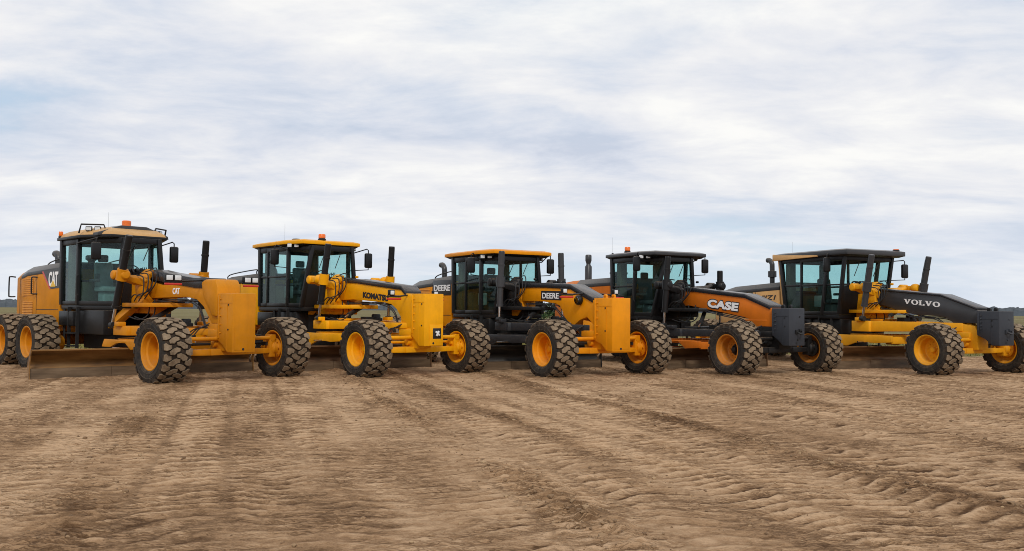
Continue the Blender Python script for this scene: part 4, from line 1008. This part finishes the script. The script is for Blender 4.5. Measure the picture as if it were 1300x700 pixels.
DIRT_EDGE = 35.
WINDROWS = [(-1.25, .26, .045), (2.62, .22, .095), (3.9, .2, .03), (6.25, .24, .065), (9.2, .3, .03), (-4.6, .3, .02), (12.5, .3, .03)]
WHEELS = []
for P in (CAT, KOM, DEE, CAS, VOL):
    for u in (0., P['r1'], P['r2']):
        for v in (TRK, -TRK):
            WHEELS.append((P['x'] + u * math.cos(P['th']) - v * math.sin(P['th']), P['y'] - u * math.sin(P['th']) - v * math.cos(P['th']), P['th']))
def ground_fields(X, Y):
    s = X * .956 + Y * .29; t = -X * .29 + Y * .956
    sw = s + .35 * (fbm(s * .15, t * .12, 90, 3) - .5) * 2
    cell = sw / .78; ci = np.floor(cell); cf = cell - ci
    r1 = (np.sin(ci * 127.1 + 3.3) * 43758.5453) % 1.0; r2 = (np.sin(ci * 311.7 + 1.7) * 24634.6345) % 1.0
    env = np.clip(np.minimum(cf, 1 - cf) * 6, 0, 1)
    lam = .20 + .11 * r2
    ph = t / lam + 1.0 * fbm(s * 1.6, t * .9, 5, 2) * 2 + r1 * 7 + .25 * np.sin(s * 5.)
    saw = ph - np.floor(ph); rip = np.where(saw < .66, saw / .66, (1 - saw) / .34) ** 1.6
    patch = np.clip((fbm(s * .8, t * .30, 22, 3) - .30) * 4.2, .30, 1)
    broken = np.clip((fbm(s * 2.4, t * 4.5, 33, 3) - .22) * 3.2, .1, 1)
    rh = (rip - .5) * env * patch * broken * (.45 + .55 * r1)
    h = .042 * rh
    h = h + .030 * (fbm(s * .9, t * .25, 40, 4) - .5) + .022 * (fbm(s * 4.5, t * 8, 50, 3) - .5) + .022 * np.abs(fbm(s * 11, t * 17, 60, 3) - .5) + .012 * (fbm(s * 26, t * 30, 64, 1) - .5)
    loose = np.zeros_like(h)
    for c, wd, hh in WINDROWS:
        c2 = c + .28 * (fbm(t * .25, t * 0 + c, 71, 3) - .5) * 2
        g = np.exp(-((s - c2) / wd) ** 2); m = np.clip((fbm(t * .45 + c, s * .3, 72, 2) - .25) * 2.6, 0, 1)
        lump = fbm(s * 9, t * 10, 80, 3)
        h = h + hh * g * m * (.25 + 1.5 * np.clip(lump - .38, 0, 1)); loose = np.maximum(loose, g * m)
    for wx, wy, th in WHEELS:
        dx, dy = X - wx, Y - wy; a = dx * math.cos(th) - dy * math.sin(th); b = -dx * math.sin(th) - dy * math.cos(th)
        g = np.exp(-((a / .46) ** 4 + (b / .50) ** 4)); h = h + g * (.020 + .035 * fbm(s * 7, t * 7, 85, 3)); loose = np.maximum(loose, .8 * g)
    lane = np.clip((fbm(s * 1.1, t * .05, 95, 4) - .42) * 5, 0, 1)
    tone = .5 + .55 * (fbm(s * 2.2, t * .5, 44, 5) - .5) + .35 * rh + .35 * (fbm(s * 4.5, t * 12, 46, 4) - .5) + .40 * (fbm(s * 13, t * 24, 47, 3) - .5) - .26 * loose - .16 * lane + .04  # ripple height lightens crests, darkens troughs: relief shading put into the tone
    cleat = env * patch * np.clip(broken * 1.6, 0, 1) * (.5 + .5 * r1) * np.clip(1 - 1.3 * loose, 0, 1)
    return h, tone, ph, cleat

def make_ground():
    def axis(lo, hi, st, far, g=1.35):
        a = list(np.arange(lo, hi + 1e-6, st)); d = st; p = hi
        while p < far: d *= g; p += d; a.append(p)
        d = st; p = lo; pre = []
        while p > -far: d *= g; p -= d; pre.append(p)
        return np.array(pre[::-1] + a)
    xs = axis(-17., 20., .034, 5000.)
    ya = np.concatenate([np.arange(5.4, 20., .030), np.arange(20., 37., .055)])
    d = .055; p = ya[-1]; post = []
    while p < 6000: d *= 1.3; p += d; post.append(p)
    d = .03; p = ya[0]; pre = []
    while p > -600: d *= 1.5; p -= d; pre.append(p)
    ys = np.concatenate([pre[::-1], ya, post])
    X, Y = np.meshgrid(xs, ys); nx, ny = len(xs), len(ys)
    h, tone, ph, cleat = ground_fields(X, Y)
    fade = np.clip((39 - Y) / 4, 0, 1) * np.clip((X + 24) / 5, 0, 1) * np.clip((28 - X) / 5, 0, 1) * np.clip((Y - 3) / 2., 0, 1)
    h = h * fade
    co = np.stack([X, Y, h], -1).astype(np.float32).reshape(-1, 3)
    i = np.arange(nx * ny).reshape(ny, nx)
    q = np.stack([i[:-1, :-1], i[:-1, 1:], i[1:, 1:], i[1:, :-1]], -1).reshape(-1, 4)
    me = bpy.data.meshes.new('ground')
    me.vertices.add(len(co)); me.vertices.foreach_set('co', co.ravel())
    me.loops.add(q.size); me.loops.foreach_set('vertex_index', q.ravel().astype(np.int32))
    me.polygons.add(len(q)); me.polygons.foreach_set('loop_start', np.arange(0, q.size, 4, dtype=np.int32)); me.polygons.foreach_set('loop_total', np.full(len(q), 4, np.int32))
    me.update(calc_edges=True)
    me.polygons.foreach_set('use_smooth', np.ones(len(q), bool))
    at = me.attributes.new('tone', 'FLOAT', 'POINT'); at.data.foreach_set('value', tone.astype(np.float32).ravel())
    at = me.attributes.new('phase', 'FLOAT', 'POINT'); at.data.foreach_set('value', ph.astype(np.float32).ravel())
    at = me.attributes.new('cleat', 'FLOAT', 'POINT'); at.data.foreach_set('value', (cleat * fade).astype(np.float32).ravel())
    o = bpy.data.objects.new('ground', me); COL.objects.link(o); o['kind'] = 'structure'
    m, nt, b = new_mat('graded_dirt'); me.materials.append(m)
    tc = nd(nt, 'ShaderNodeTexCoord'); a = nd(nt, 'ShaderNodeAttribute', attribute_name='tone')
    n1 = nd(nt, 'ShaderNodeTexNoise', Scale=14., Detail=10., Roughness=.75); nt.links.new(tc.outputs['Object'], n1.inputs['Vector'])
    n2 = nd(nt, 'ShaderNodeTexNoise', Scale=70., Detail=5., Roughness=.7); nt.links.new(tc.outputs['Object'], n2.inputs['Vector'])
    ad = nd(nt, 'ShaderNodeMath', operation='MULTIPLY_ADD'); nt.links.new(n1.outputs['Fac'], ad.inputs[0]); ad.inputs[1].default_value = .62; nt.links.new(a.outputs['Fac'], ad.inputs[2])
    ad2 = nd(nt, 'ShaderNodeMath', operation='MULTIPLY_ADD'); nt.links.new(n2.outputs['Fac'], ad2.inputs[0]); ad2.inputs[1].default_value = .62; nt.links.new(ad.outputs[0], ad2.inputs[2])
    hf = nd(nt, 'ShaderNodeMath', operation='MULTIPLY'); nt.links.new(ad2.outputs[0], hf.inputs[0]); hf.inputs[1].default_value = .455
    def lines(sx, sy, rot, lo, width, dist):
        mpl = nd(nt, 'ShaderNodeMapping'); mpl.inputs['Scale'].default_value = (sx, sy, 1); mpl.inputs['Rotation'].default_value = (0, 0, rot)
        nt.links.new(tc.outputs['Object'], mpl.inputs[0])
        nl = nd(nt, 'ShaderNodeTexNoise', Scale=1., Detail=3., Roughness=.6, Distortion=dist); nt.links.new(mpl.outputs[0], nl.inputs['Vector'])
        return ramp(nt, nl.outputs['Fac'], [(lo - width, g4(0)), (lo - width * .2, g4(1)), (lo + width * .2, g4(1)), (lo + width, g4(0))]).outputs['Color']
    l1 = lines(2.6, 8.5, R_(-7), .50, .045, .6); l2 = lines(5.5, 17., R_(-4), .47, .05, .5)
    lm = nd(nt, 'ShaderNodeMath', operation='MAXIMUM'); nt.links.new(l1, lm.inputs[0]); nt.links.new(l2, lm.inputs[1])
    nm = nd(nt, 'ShaderNodeTexNoise', Scale=1.1, Detail=4.); nt.links.new(tc.outputs['Object'], nm.inputs['Vector'])
    rm = ramp(nt, nm.outputs['Fac'], [(.36, g4(.25)), (.60, g4(1))])
    lk = nd(nt, 'ShaderNodeMath', operation='MULTIPLY'); nt.links.new(lm.outputs[0], lk.inputs[0]); nt.links.new(rm.outputs['Color'], lk.inputs[1])
    h2 = nd(nt, 'ShaderNodeMath', operation='MULTIPLY_ADD'); nt.links.new(lk.outputs[0], h2.inputs[0]); h2.inputs[1].default_value = -.15; nt.links.new(hf.outputs[0], h2.inputs[2])
    hf = h2
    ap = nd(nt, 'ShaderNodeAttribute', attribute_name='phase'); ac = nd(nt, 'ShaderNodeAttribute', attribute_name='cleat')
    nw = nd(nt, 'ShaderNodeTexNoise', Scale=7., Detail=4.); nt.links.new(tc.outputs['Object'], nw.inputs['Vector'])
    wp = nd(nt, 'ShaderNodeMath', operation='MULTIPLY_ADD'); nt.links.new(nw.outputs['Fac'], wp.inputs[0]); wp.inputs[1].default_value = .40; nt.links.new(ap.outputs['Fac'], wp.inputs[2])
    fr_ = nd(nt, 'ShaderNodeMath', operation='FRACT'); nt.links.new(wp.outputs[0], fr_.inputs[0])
    cl = ramp(nt, fr_.outputs[0], [(0., g4(.42)), (.10, g4(0.)), (.20, g4(.02)), (.30, g4(.40)), (.70, g4(.62)), (.88, g4(.95)), (1., g4(.42))])  # dark groove, light crest: shading of the cleat prints painted into the dirt colour
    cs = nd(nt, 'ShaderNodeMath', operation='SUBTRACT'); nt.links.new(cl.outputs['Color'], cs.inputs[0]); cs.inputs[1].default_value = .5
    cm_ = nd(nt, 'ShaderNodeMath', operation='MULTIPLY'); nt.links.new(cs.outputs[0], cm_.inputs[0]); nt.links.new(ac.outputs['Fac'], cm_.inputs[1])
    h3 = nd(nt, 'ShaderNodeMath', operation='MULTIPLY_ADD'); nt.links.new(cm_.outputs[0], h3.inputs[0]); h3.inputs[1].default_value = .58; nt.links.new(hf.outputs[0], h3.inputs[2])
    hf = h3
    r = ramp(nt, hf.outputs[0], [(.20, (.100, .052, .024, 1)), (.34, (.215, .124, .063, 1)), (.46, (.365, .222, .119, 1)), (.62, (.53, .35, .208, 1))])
    # grass field beyond the pad
    sp = nd(nt, 'ShaderNodeSeparateXYZ'); nt.links.new(tc.outputs['Object'], sp.inputs[0])
    ng = nd(nt, 'ShaderNodeTexNoise', Scale=.5, Detail=6., Roughness=.7); nt.links.new(tc.outputs['Object'], ng.inputs['Vector'])
    ed = nd(nt, 'ShaderNodeMath', operation='MULTIPLY_ADD'); nt.links.new(ng.outputs['Fac'], ed.inputs[0]); ed.inputs[1].default_value = 5.; nt.links.new(sp.outputs['Y'], ed.inputs[2])
    mk = nd(nt, 'ShaderNodeMapRange'); nt.links.new(ed.outputs[0], mk.inputs['Value']); mk.inputs['From Min'].default_value = DIRT_EDGE + 2.; mk.inputs['From Max'].default_value = DIRT_EDGE + 3.4
    nf = nd(nt, 'ShaderNodeTexNoise', Scale=.02, Detail=7., Roughness=.6); mp = nd(nt, 'ShaderNodeMapping'); mp.inputs['Scale'].default_value = (.35, 1, 1)
    nt.links.new(tc.outputs['Object'], mp.inputs[0]); nt.links.new(mp.outputs[0], nf.inputs['Vector'])
    rg = ramp(nt, nf.outputs['Fac'], [(.30, (.165, .115, .060, 1)), (.46, (.175, .145, .065, 1)), (.60, (.205, .180, .080, 1)), (.75, (.27, .22, .12, 1))])
    mx = nd(nt, 'ShaderNodeMix', data_type='RGBA'); nt.links.new(mk.outputs[0], mx.inputs[0]); nt.links.new(r.outputs['Color'], mx.inputs[6]); nt.links.new(rg.outputs['Color'], mx.inputs[7])
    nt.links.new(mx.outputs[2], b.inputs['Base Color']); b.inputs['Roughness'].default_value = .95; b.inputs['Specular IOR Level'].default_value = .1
    bu = nd(nt, 'ShaderNodeBump', Strength=.8, Distance=.03); bh = nd(nt, 'ShaderNodeMath', operation='MULTIPLY_ADD'); nt.links.new(lk.outputs[0], bh.inputs[0]); bh.inputs[1].default_value = -.5; nt.links.new(n1.outputs['Fac'], bh.inputs[2]); bh2 = nd(nt, 'ShaderNodeMath', operation='MULTIPLY_ADD'); nt.links.new(cm_.outputs[0], bh2.inputs[0]); bh2.inputs[1].default_value = 1.2; nt.links.new(bh.outputs[0], bh2.inputs[2]); nt.links.new(bh2.outputs[0], bu.inputs['Height'])
    bu2 = nd(nt, 'ShaderNodeBump', Strength=.6, Distance=.008); nt.links.new(n2.outputs['Fac'], bu2.inputs['Height']); nt.links.new(bu.outputs[0], bu2.inputs['Normal'])
    nt.links.new(bu2.outputs[0], b.inputs['Normal'])
    return o
make_ground()

# loose clods of dirt along the windrows
def make_clods():
    b = bmesh.new(); bmesh.ops.create_icosphere(b, subdivisions=1, radius=1.)
    base = np.array([v.co for v in b.verts]); fs = np.array([[v.index for v in f.verts] for f in b.faces]); b.free()
    n = 9000; S = np.empty(n); T = rng.uniform(3.5, 24., n)
    for k in range(n):
        if rng.random() < .68:
            c, wd, hh = WINDROWS[rng.choice(len(WINDROWS), p=[.15, .30, .08, .21, .1, .08, .08])]; S[k] = c + rng.normal(0, wd * .8)
        else: S[k] = rng.uniform(-9, 14)
    X = S * .956 - T * .29; Y = S * .29 + T * .956
    ok = (Y > 5.6) & (Y < 26) ; X, Y, S, T = X[ok], Y[ok], S[ok], T[ok]
    m = np.clip((fbm(T * .45 + 2.62, S * .3, 72, 2) - .25) * 2.6, 0, 1)
    ok = rng.random(len(X)) < .25 + .75 * m; X, Y = X[ok], Y[ok]
    h, tone, _, _ = ground_fields(X, Y); n = len(X)
    size = np.clip(rng.lognormal(math.log(.0085), .55, n), .004, .034)
    jit = rng.uniform(.65, 1.25, (n, len(base), 1)); ang = rng.uniform(0, 6.28, n)
    v = base[None] * jit * size[:, None, None] * np.array([1.15, 1., .72])
    ca, sa = np.cos(ang)[:, None], np.sin(ang)[:, None]
    vx = v[..., 0] * ca - v[..., 1] * sa; vy = v[..., 0] * sa + v[..., 1] * ca
    co = np.stack([vx + X[:, None], vy + Y[:, None], v[..., 2] + (h + size * .25)[:, None]], -1).reshape(-1, 3)
    F = (fs[None] + (np.arange(n) * len(base))[:, None, None]).reshape(-1, 3)
    me = bpy.data.meshes.new('dirt_clods'); me.from_pydata(co.tolist(), [], F.tolist())
    tn = np.repeat(rng.uniform(.0, 1., n), len(base)).astype(np.float32)
    me.attributes.new('tone', 'FLOAT', 'POINT').data.foreach_set('value', tn)
    o = bpy.data.objects.new('dirt_clods', me); COL.objects.link(o); o['kind'] = 'stuff'
    o['label'] = 'loose brown dirt clods scattered along the track ridges'; o['category'] = 'dirt'
    mt, nt, bs = new_mat('clod_dirt'); me.materials.append(mt)
    a = nd(nt, 'ShaderNodeAttribute', attribute_name='tone')
    r = ramp(nt, a.outputs['Fac'], [(0, (.16, .095, .048, 1)), (.7, (.27, .17, .09, 1)), (1, (.40, .27, .15, 1))])
    nt.links.new(r.outputs['Color'], bs.inputs['Base Color']); bs.inputs['Roughness'].default_value = .95
make_clods()

# ------------------------------------------------------------------ grass, bushes, far ridge
def leaf_mat(name, c0, c1, c2):
    m, nt, b = new_mat(name)
    a = nd(nt, 'ShaderNodeAttribute', attribute_name='tone')
    r = ramp(nt, a.outputs['Fac'], [(0, c0 + (1,)), (.5, c1 + (1,)), (1, c2 + (1,))])
    nt.links.new(r.outputs['Color'], b.inputs['Base Color']); b.inputs['Roughness'].default_value = .75; b.inputs['Specular IOR Level'].default_value = .2
    return m
M['grass'] = leaf_mat('dry_grass', (.10, .10, .03), (.21, .19, .05), (.34, .27, .10))
M['leaf'] = leaf_mat('bush_leaf', (.020, .042, .016), (.042, .080, .028), (.075, .125, .045))

def make_grass():
    n = 26000
    Y = DIRT_EDGE + .3 + rng.exponential(9., n); X = rng.uniform(-1, 1, n) * (Y * .75 + 3)
    keep = Y < 80; X, Y = X[keep], Y[keep]; n = len(X)
    dens = fbm(X * .3, Y * .3, 301, 3); k = dens > .40; X, Y, dens = X[k], Y[k], dens[k]; n = len(X)
    H = rng.uniform(.08, .30, n) * (.6 + 1.1 * (dens - .4) / .4) ; A = rng.uniform(0, 6.28, n); Wd = rng.uniform(.010, .030, n)
    bx = rng.normal(0, .10, n); by = rng.normal(0, .10, n)
    dx, dy = np.cos(A) * Wd, np.sin(A) * Wd
    p0 = np.stack([X - dx, Y - dy, 0 * X], -1); p1 = np.stack([X + dx, Y + dy, 0 * X], -1)
    p2 = np.stack([X + dx * .6 + bx * .4, Y + dy * .6 + by * .4, H * .6], -1); p3 = np.stack([X - dx * .6 + bx * .4, Y - dy * .6 + by * .4, H * .6], -1)
    p4 = np.stack([X + bx, Y + by, H], -1)
    co = np.stack([p0, p1, p2, p3, p4], 1).reshape(-1, 3); i = np.arange(n) * 5
    F = [(a, a + 1, a + 2, a + 3) for a in i.tolist()] + [(a + 3, a + 2, a + 4) for a in i.tolist()]
    me = bpy.data.meshes.new('grass'); me.from_pydata(co.tolist(), [], F)
    me.attributes.new('tone', 'FLOAT', 'POINT').data.foreach_set('value', np.repeat(np.clip(rng.normal(.5, .28, n) , 0, 1), 5).astype(np.float32))
    me.materials.append(M['grass']); o = bpy.data.objects.new('grass', me); COL.objects.link(o); o['kind'] = 'stuff'
    o['label'] = 'dry yellow green grass along the edge of the dirt lot'; o['category'] = 'grass'
make_grass()

def make_bush(x, y, wid, hei, label, seed):
    r = np.random.default_rng(seed); n = 2600
    root = empty('bush', None, (x, y, 0)); root['label'] = label; root['category'] = 'bush'; root['group'] = 'bushes in the field'
    lobes = [(r.uniform(-.5, .5) * wid, r.uniform(-.35, .35) * wid, r.uniform(.35, .68) * hei, r.uniform(.22, .36)) for _ in range(9)]
    vs = []; fs = []; tn = []
    for k in range(n):
        lx, ly, lz, lr = lobes[r.integers(len(lobes))]
        d = r.normal(0, 1, 3); d /= np.linalg.norm(d); rad = lr * r.uniform(.45, 1.0) ** .5
        p = np.array([lx + d[0] * rad * wid, ly + d[1] * rad * wid, max(.02, lz + d[2] * rad * hei)])
        s = r.uniform(.05, .12) * hei / 2; a = r.normal(0, 1, 3); a /= np.linalg.norm(a); c = np.cross(a, r.normal(0, 1, 3)); c /= np.linalg.norm(c)
        o = len(vs); vs += [tuple(p - a * s), tuple(p + c * s * .5), tuple(p + a * s), tuple(p - c * s * .5)]; fs.append((o, o + 1, o + 2, o + 3)); tn += [r.uniform(0, 1)] * 4
    me = bpy.data.meshes.new('foliage'); me.from_pydata(vs, [], fs); me.attributes.new('tone', 'FLOAT', 'POINT').data.foreach_set('value', np.array(tn, np.float32))
    me.materials.append(M['leaf']); o = bpy.data.objects.new('foliage', me); COL.objects.link(o); o.parent = root
    b = MB()
    for lx, ly, lz, lr in lobes: b.tube([(0, 0, -.05), (lx * .5, -ly * .5, lz * .5), (lx, -ly, lz)], [.05, .035, .012], 6)
    b.build('stem', 'olive', root)

make_bush(4.6, 84., 3.6, 2.9, 'dark green bush in the field beyond the middle grader', 5)

def make_ridge():
    """low wooded ridge far beyond the field"""
    A = np.linspace(-62, 62, 1500); D = np.linspace(0, 1, 14)
    a, d = np.meshgrid(np.radians(A), D)
    ctrl_a = [-62, -31, -28.5, -24, -20, -14, -7, -2, 6, 13, 20, 29, 40, 62]; ctrl_h = [7, 7, 8, 10, 13.5, 8, 6.5, 5.5, 5, 5.5, 7, 9.5, 9, 8]
    hh = np.interp(np.degrees(a), ctrl_a, ctrl_h)
    prof = np.clip(d * 5, 0, 1) ** .6
    lump = fbm(a * 260, d * 6, 401, 4); lump2 = fbm(a * 60, d * 2, 410, 3)
    z = hh * prof * (.45 + 1.1 * np.clip(lump - .2, 0, 1) * (.4 + lump2)) * (1 - .25 * d) - 1.5 * (d == 0)
    z = np.where(d == 0, -2., z); dist = 950 + 260 * d + 60 * np.sin(a * 7)
    co = np.stack([np.sin(a) * dist, np.cos(a) * dist, z + 1.0], -1).reshape(-1, 3)
    ny, nx = a.shape; i = np.arange(nx * ny).reshape(ny, nx); q = np.stack([i[:-1, :-1], i[:-1, 1:], i[1:, 1:], i[1:, :-1]], -1).reshape(-1, 4)
    me = bpy.data.meshes.new('hills'); me.from_pydata(co.tolist(), [], q.tolist())
    o = bpy.data.objects.new('hills', me); COL.objects.link(o); o['kind'] = 'structure'
    m, nt, b = new_mat('wooded_ridge'); me.materials.append(m)
    tc = nd(nt, 'ShaderNodeTexCoord'); n = nd(nt, 'ShaderNodeTexNoise', Scale=.12, Detail=7., Roughness=.7); nt.links.new(tc.outputs['Object'], n.inputs['Vector'])
    r = ramp(nt, n.outputs['Fac'], [(.35, (.042, .054, .064, 1)), (.6, (.062, .075, .086, 1)), (.75, (.090, .100, .104, 1))])  # distance haze is put into these blue-grey colours, no air is built
    nt.links.new(r.outputs['Color'], b.inputs['Base Color']); b.inputs['Roughness'].default_value = .95
make_ridge()

# ------------------------------------------------------------------ sky, sun
SUN_EL, SUN_AZ = R_(40), R_(174)      # azimuth clockwise from +Y: behind the viewer, to the right
w = bpy.data.worlds.new('World'); sc.world = w; w.use_nodes = True
nt = w.node_tree; bg = nt.nodes['Background']; bg.inputs['Strength'].default_value = .1
sky = nd(nt, 'ShaderNodeTexSky'); sky.sky_type = 'NISHITA'; sky.sun_disc = False; sky.sun_elevation = SUN_EL; sky.sun_rotation = SUN_AZ
tc = nd(nt, 'ShaderNodeTexCoord'); sep = nd(nt, 'ShaderNodeSeparateXYZ'); nt.links.new(tc.outputs['Generated'], sep.inputs[0])
def math_(op, a, b=None, c=None):
    n = nd(nt, 'ShaderNodeMath', operation=op)
    for k, v in enumerate((a, b, c)):
        if v is None: continue
        if isinstance(v, (int, float)): n.inputs[k].default_value = v
        else: nt.links.new(v, n.inputs[k])
    return n.outputs[0]
zc = math_('ADD', math_('MAXIMUM', sep.outputs['Z'], 0.), .17)
px = math_('DIVIDE', sep.outputs['X'], zc); py = math_('DIVIDE', sep.outputs['Y'], zc)
cmb = nd(nt, 'ShaderNodeCombineXYZ'); nt.links.new(px, cmb.inputs[0]); nt.links.new(py, cmb.inputs[1])
def cloud(scale, detail, rough, rot, sx, sy, loc, dist=.0):
    mp = nd(nt, 'ShaderNodeMapping'); mp.inputs['Rotation'].default_value = (0, 0, rot); mp.inputs['Scale'].default_value = (sx, sy, 1); mp.inputs['Location'].default_value = loc
    nt.links.new(cmb.outputs[0], mp.inputs[0])
    n = nd(nt, 'ShaderNodeTexNoise', Scale=scale, Detail=detail, Roughness=rough, Distortion=dist); nt.links.new(mp.outputs[0], n.inputs['Vector'])
    return n.outputs['Fac']
c1 = cloud(.85, 10., .58, R_(14), .78, 1., (42.5, 17.1, 0), .25)     # broad sheets
c2 = cloud(2.6, 10., .60, R_(14), .66, 1., (27.3, 12.2, 0), .3)      # billows
c3 = cloud(.45, 5., .5, R_(-18), .8, 1., (1.3, 9.4, 0), .3)        # openings
mixv = math_('ADD', math_('MULTIPLY', c1, .52), math_('MULTIPLY', c2, .48))
K = 10.
def k4(r, g, b): return (r * K, g * K, b * K, 1)
cr = ramp(nt, mixv, [(.38, (.59, .645, .76, 1)), (.44, (.70, .74, .83, 1)), (.485, (.79, .81, .865, 1)), (.53, (.865, .87, .895, 1)), (.59, (.965, .96, .945, 1)), (.70, (1.02, 1.01, .98, 1))])
sc_ = nd(nt, 'ShaderNodeVectorMath', operation='SCALE'); nt.links.new(cr.outputs['Color'], sc_.inputs[0]); sc_.inputs['Scale'].default_value = K
hole = ramp(nt, math_('ADD', math_('MULTIPLY', c3, .6), math_('MULTIPLY', mixv, .4)), [(.40, g4(.30)), (.455, g4(.85)), (.50, g4(1))])
mx = nd(nt, 'ShaderNodeMix', data_type='RGBA'); nt.links.new(hole.outputs['Color'], mx.inputs[0]); hb = nd(nt, 'ShaderNodeMix', data_type='RGBA'); hb.inputs[0].default_value = .65; nt.links.new(sky.outputs[0], hb.inputs[6]); hb.inputs[7].default_value = k4(.58, .76, .93); nt.links.new(hb.outputs[2], mx.inputs[6]); nt.links.new(sc_.outputs[0], mx.inputs[7])
# pale veil towards the horizon
vl = nd(nt, 'ShaderNodeMapRange'); nt.links.new(sep.outputs['Z'], vl.inputs['Value']); vl.inputs['From Min'].default_value = .12; vl.inputs['From Max'].default_value = .0
vl.inputs['To Min'].default_value = 0.; vl.inputs['To Max'].default_value = .75
mx2 = nd(nt, 'ShaderNodeMix', data_type='RGBA'); nt.links.new(vl.outputs[0], mx2.inputs[0]); nt.links.new(mx.outputs[2], mx2.inputs[6]); mx2.inputs[7].default_value = k4(.72, .79, .89)
nt.links.new(mx2.outputs[2], bg.inputs['Color'])

sd = bpy.data.lights.new('sun', 'SUN'); sd.energy = 1.5; sd.angle = R_(12); sd.color = (1., .95, .88)
so = bpy.data.objects.new('sun', sd); COL.objects.link(so)
dv = Vector((math.sin(SUN_AZ) * math.cos(SUN_EL), math.cos(SUN_AZ) * math.cos(SUN_EL), math.sin(SUN_EL)))
so.rotation_euler = dv.to_track_quat('Z', 'Y').to_euler(); so.location = (20, -20, 30)

# ------------------------------------------------------------------ camera
cam = bpy.data.cameras.new('camera'); co = bpy.data.objects.new('camera', cam); COL.objects.link(co); sc.camera = co
F_, H_, Y0, ROLL = 1164.24, 1.638, 393.6, .0085
cam.sensor_fit = 'HORIZONTAL'; cam.sensor_width = 36.; cam.lens = 36. * F_ / 1300.; cam.clip_end = 12000.; cam.clip_start = .1
pitch = math.atan((Y0 - 350) / F_)
f = Vector((0, math.cos(pitch), math.sin(pitch))); up = Vector((0, -math.sin(pitch), math.cos(pitch))); rt = Vector((1, 0, 0))
c, s = math.cos(ROLL), math.sin(ROLL)
r2 = rt * c + up * s; u2 = -rt * s + up * c
co.matrix_world = Matrix(((r2.x, u2.x, -f.x, 0), (r2.y, u2.y, -f.y, 0), (r2.z, u2.z, -f.z, H_), (0, 0, 0, 1)))

sc.view_settings.view_transform = 'Standard'; sc.view_settings.look = 'None'; sc.view_settings.exposure = 0.; sc.view_settings.gamma = 1.
sc.render.engine = 'CYCLES'
cy = sc.cycles; cy.pixel_filter_type = 'BLACKMAN_HARRIS'; cy.filter_width = .95; cy.max_bounces = 8; cy.transparent_max_bounces = 16; cy.volume_bounces = 0; cy.use_denoising = True
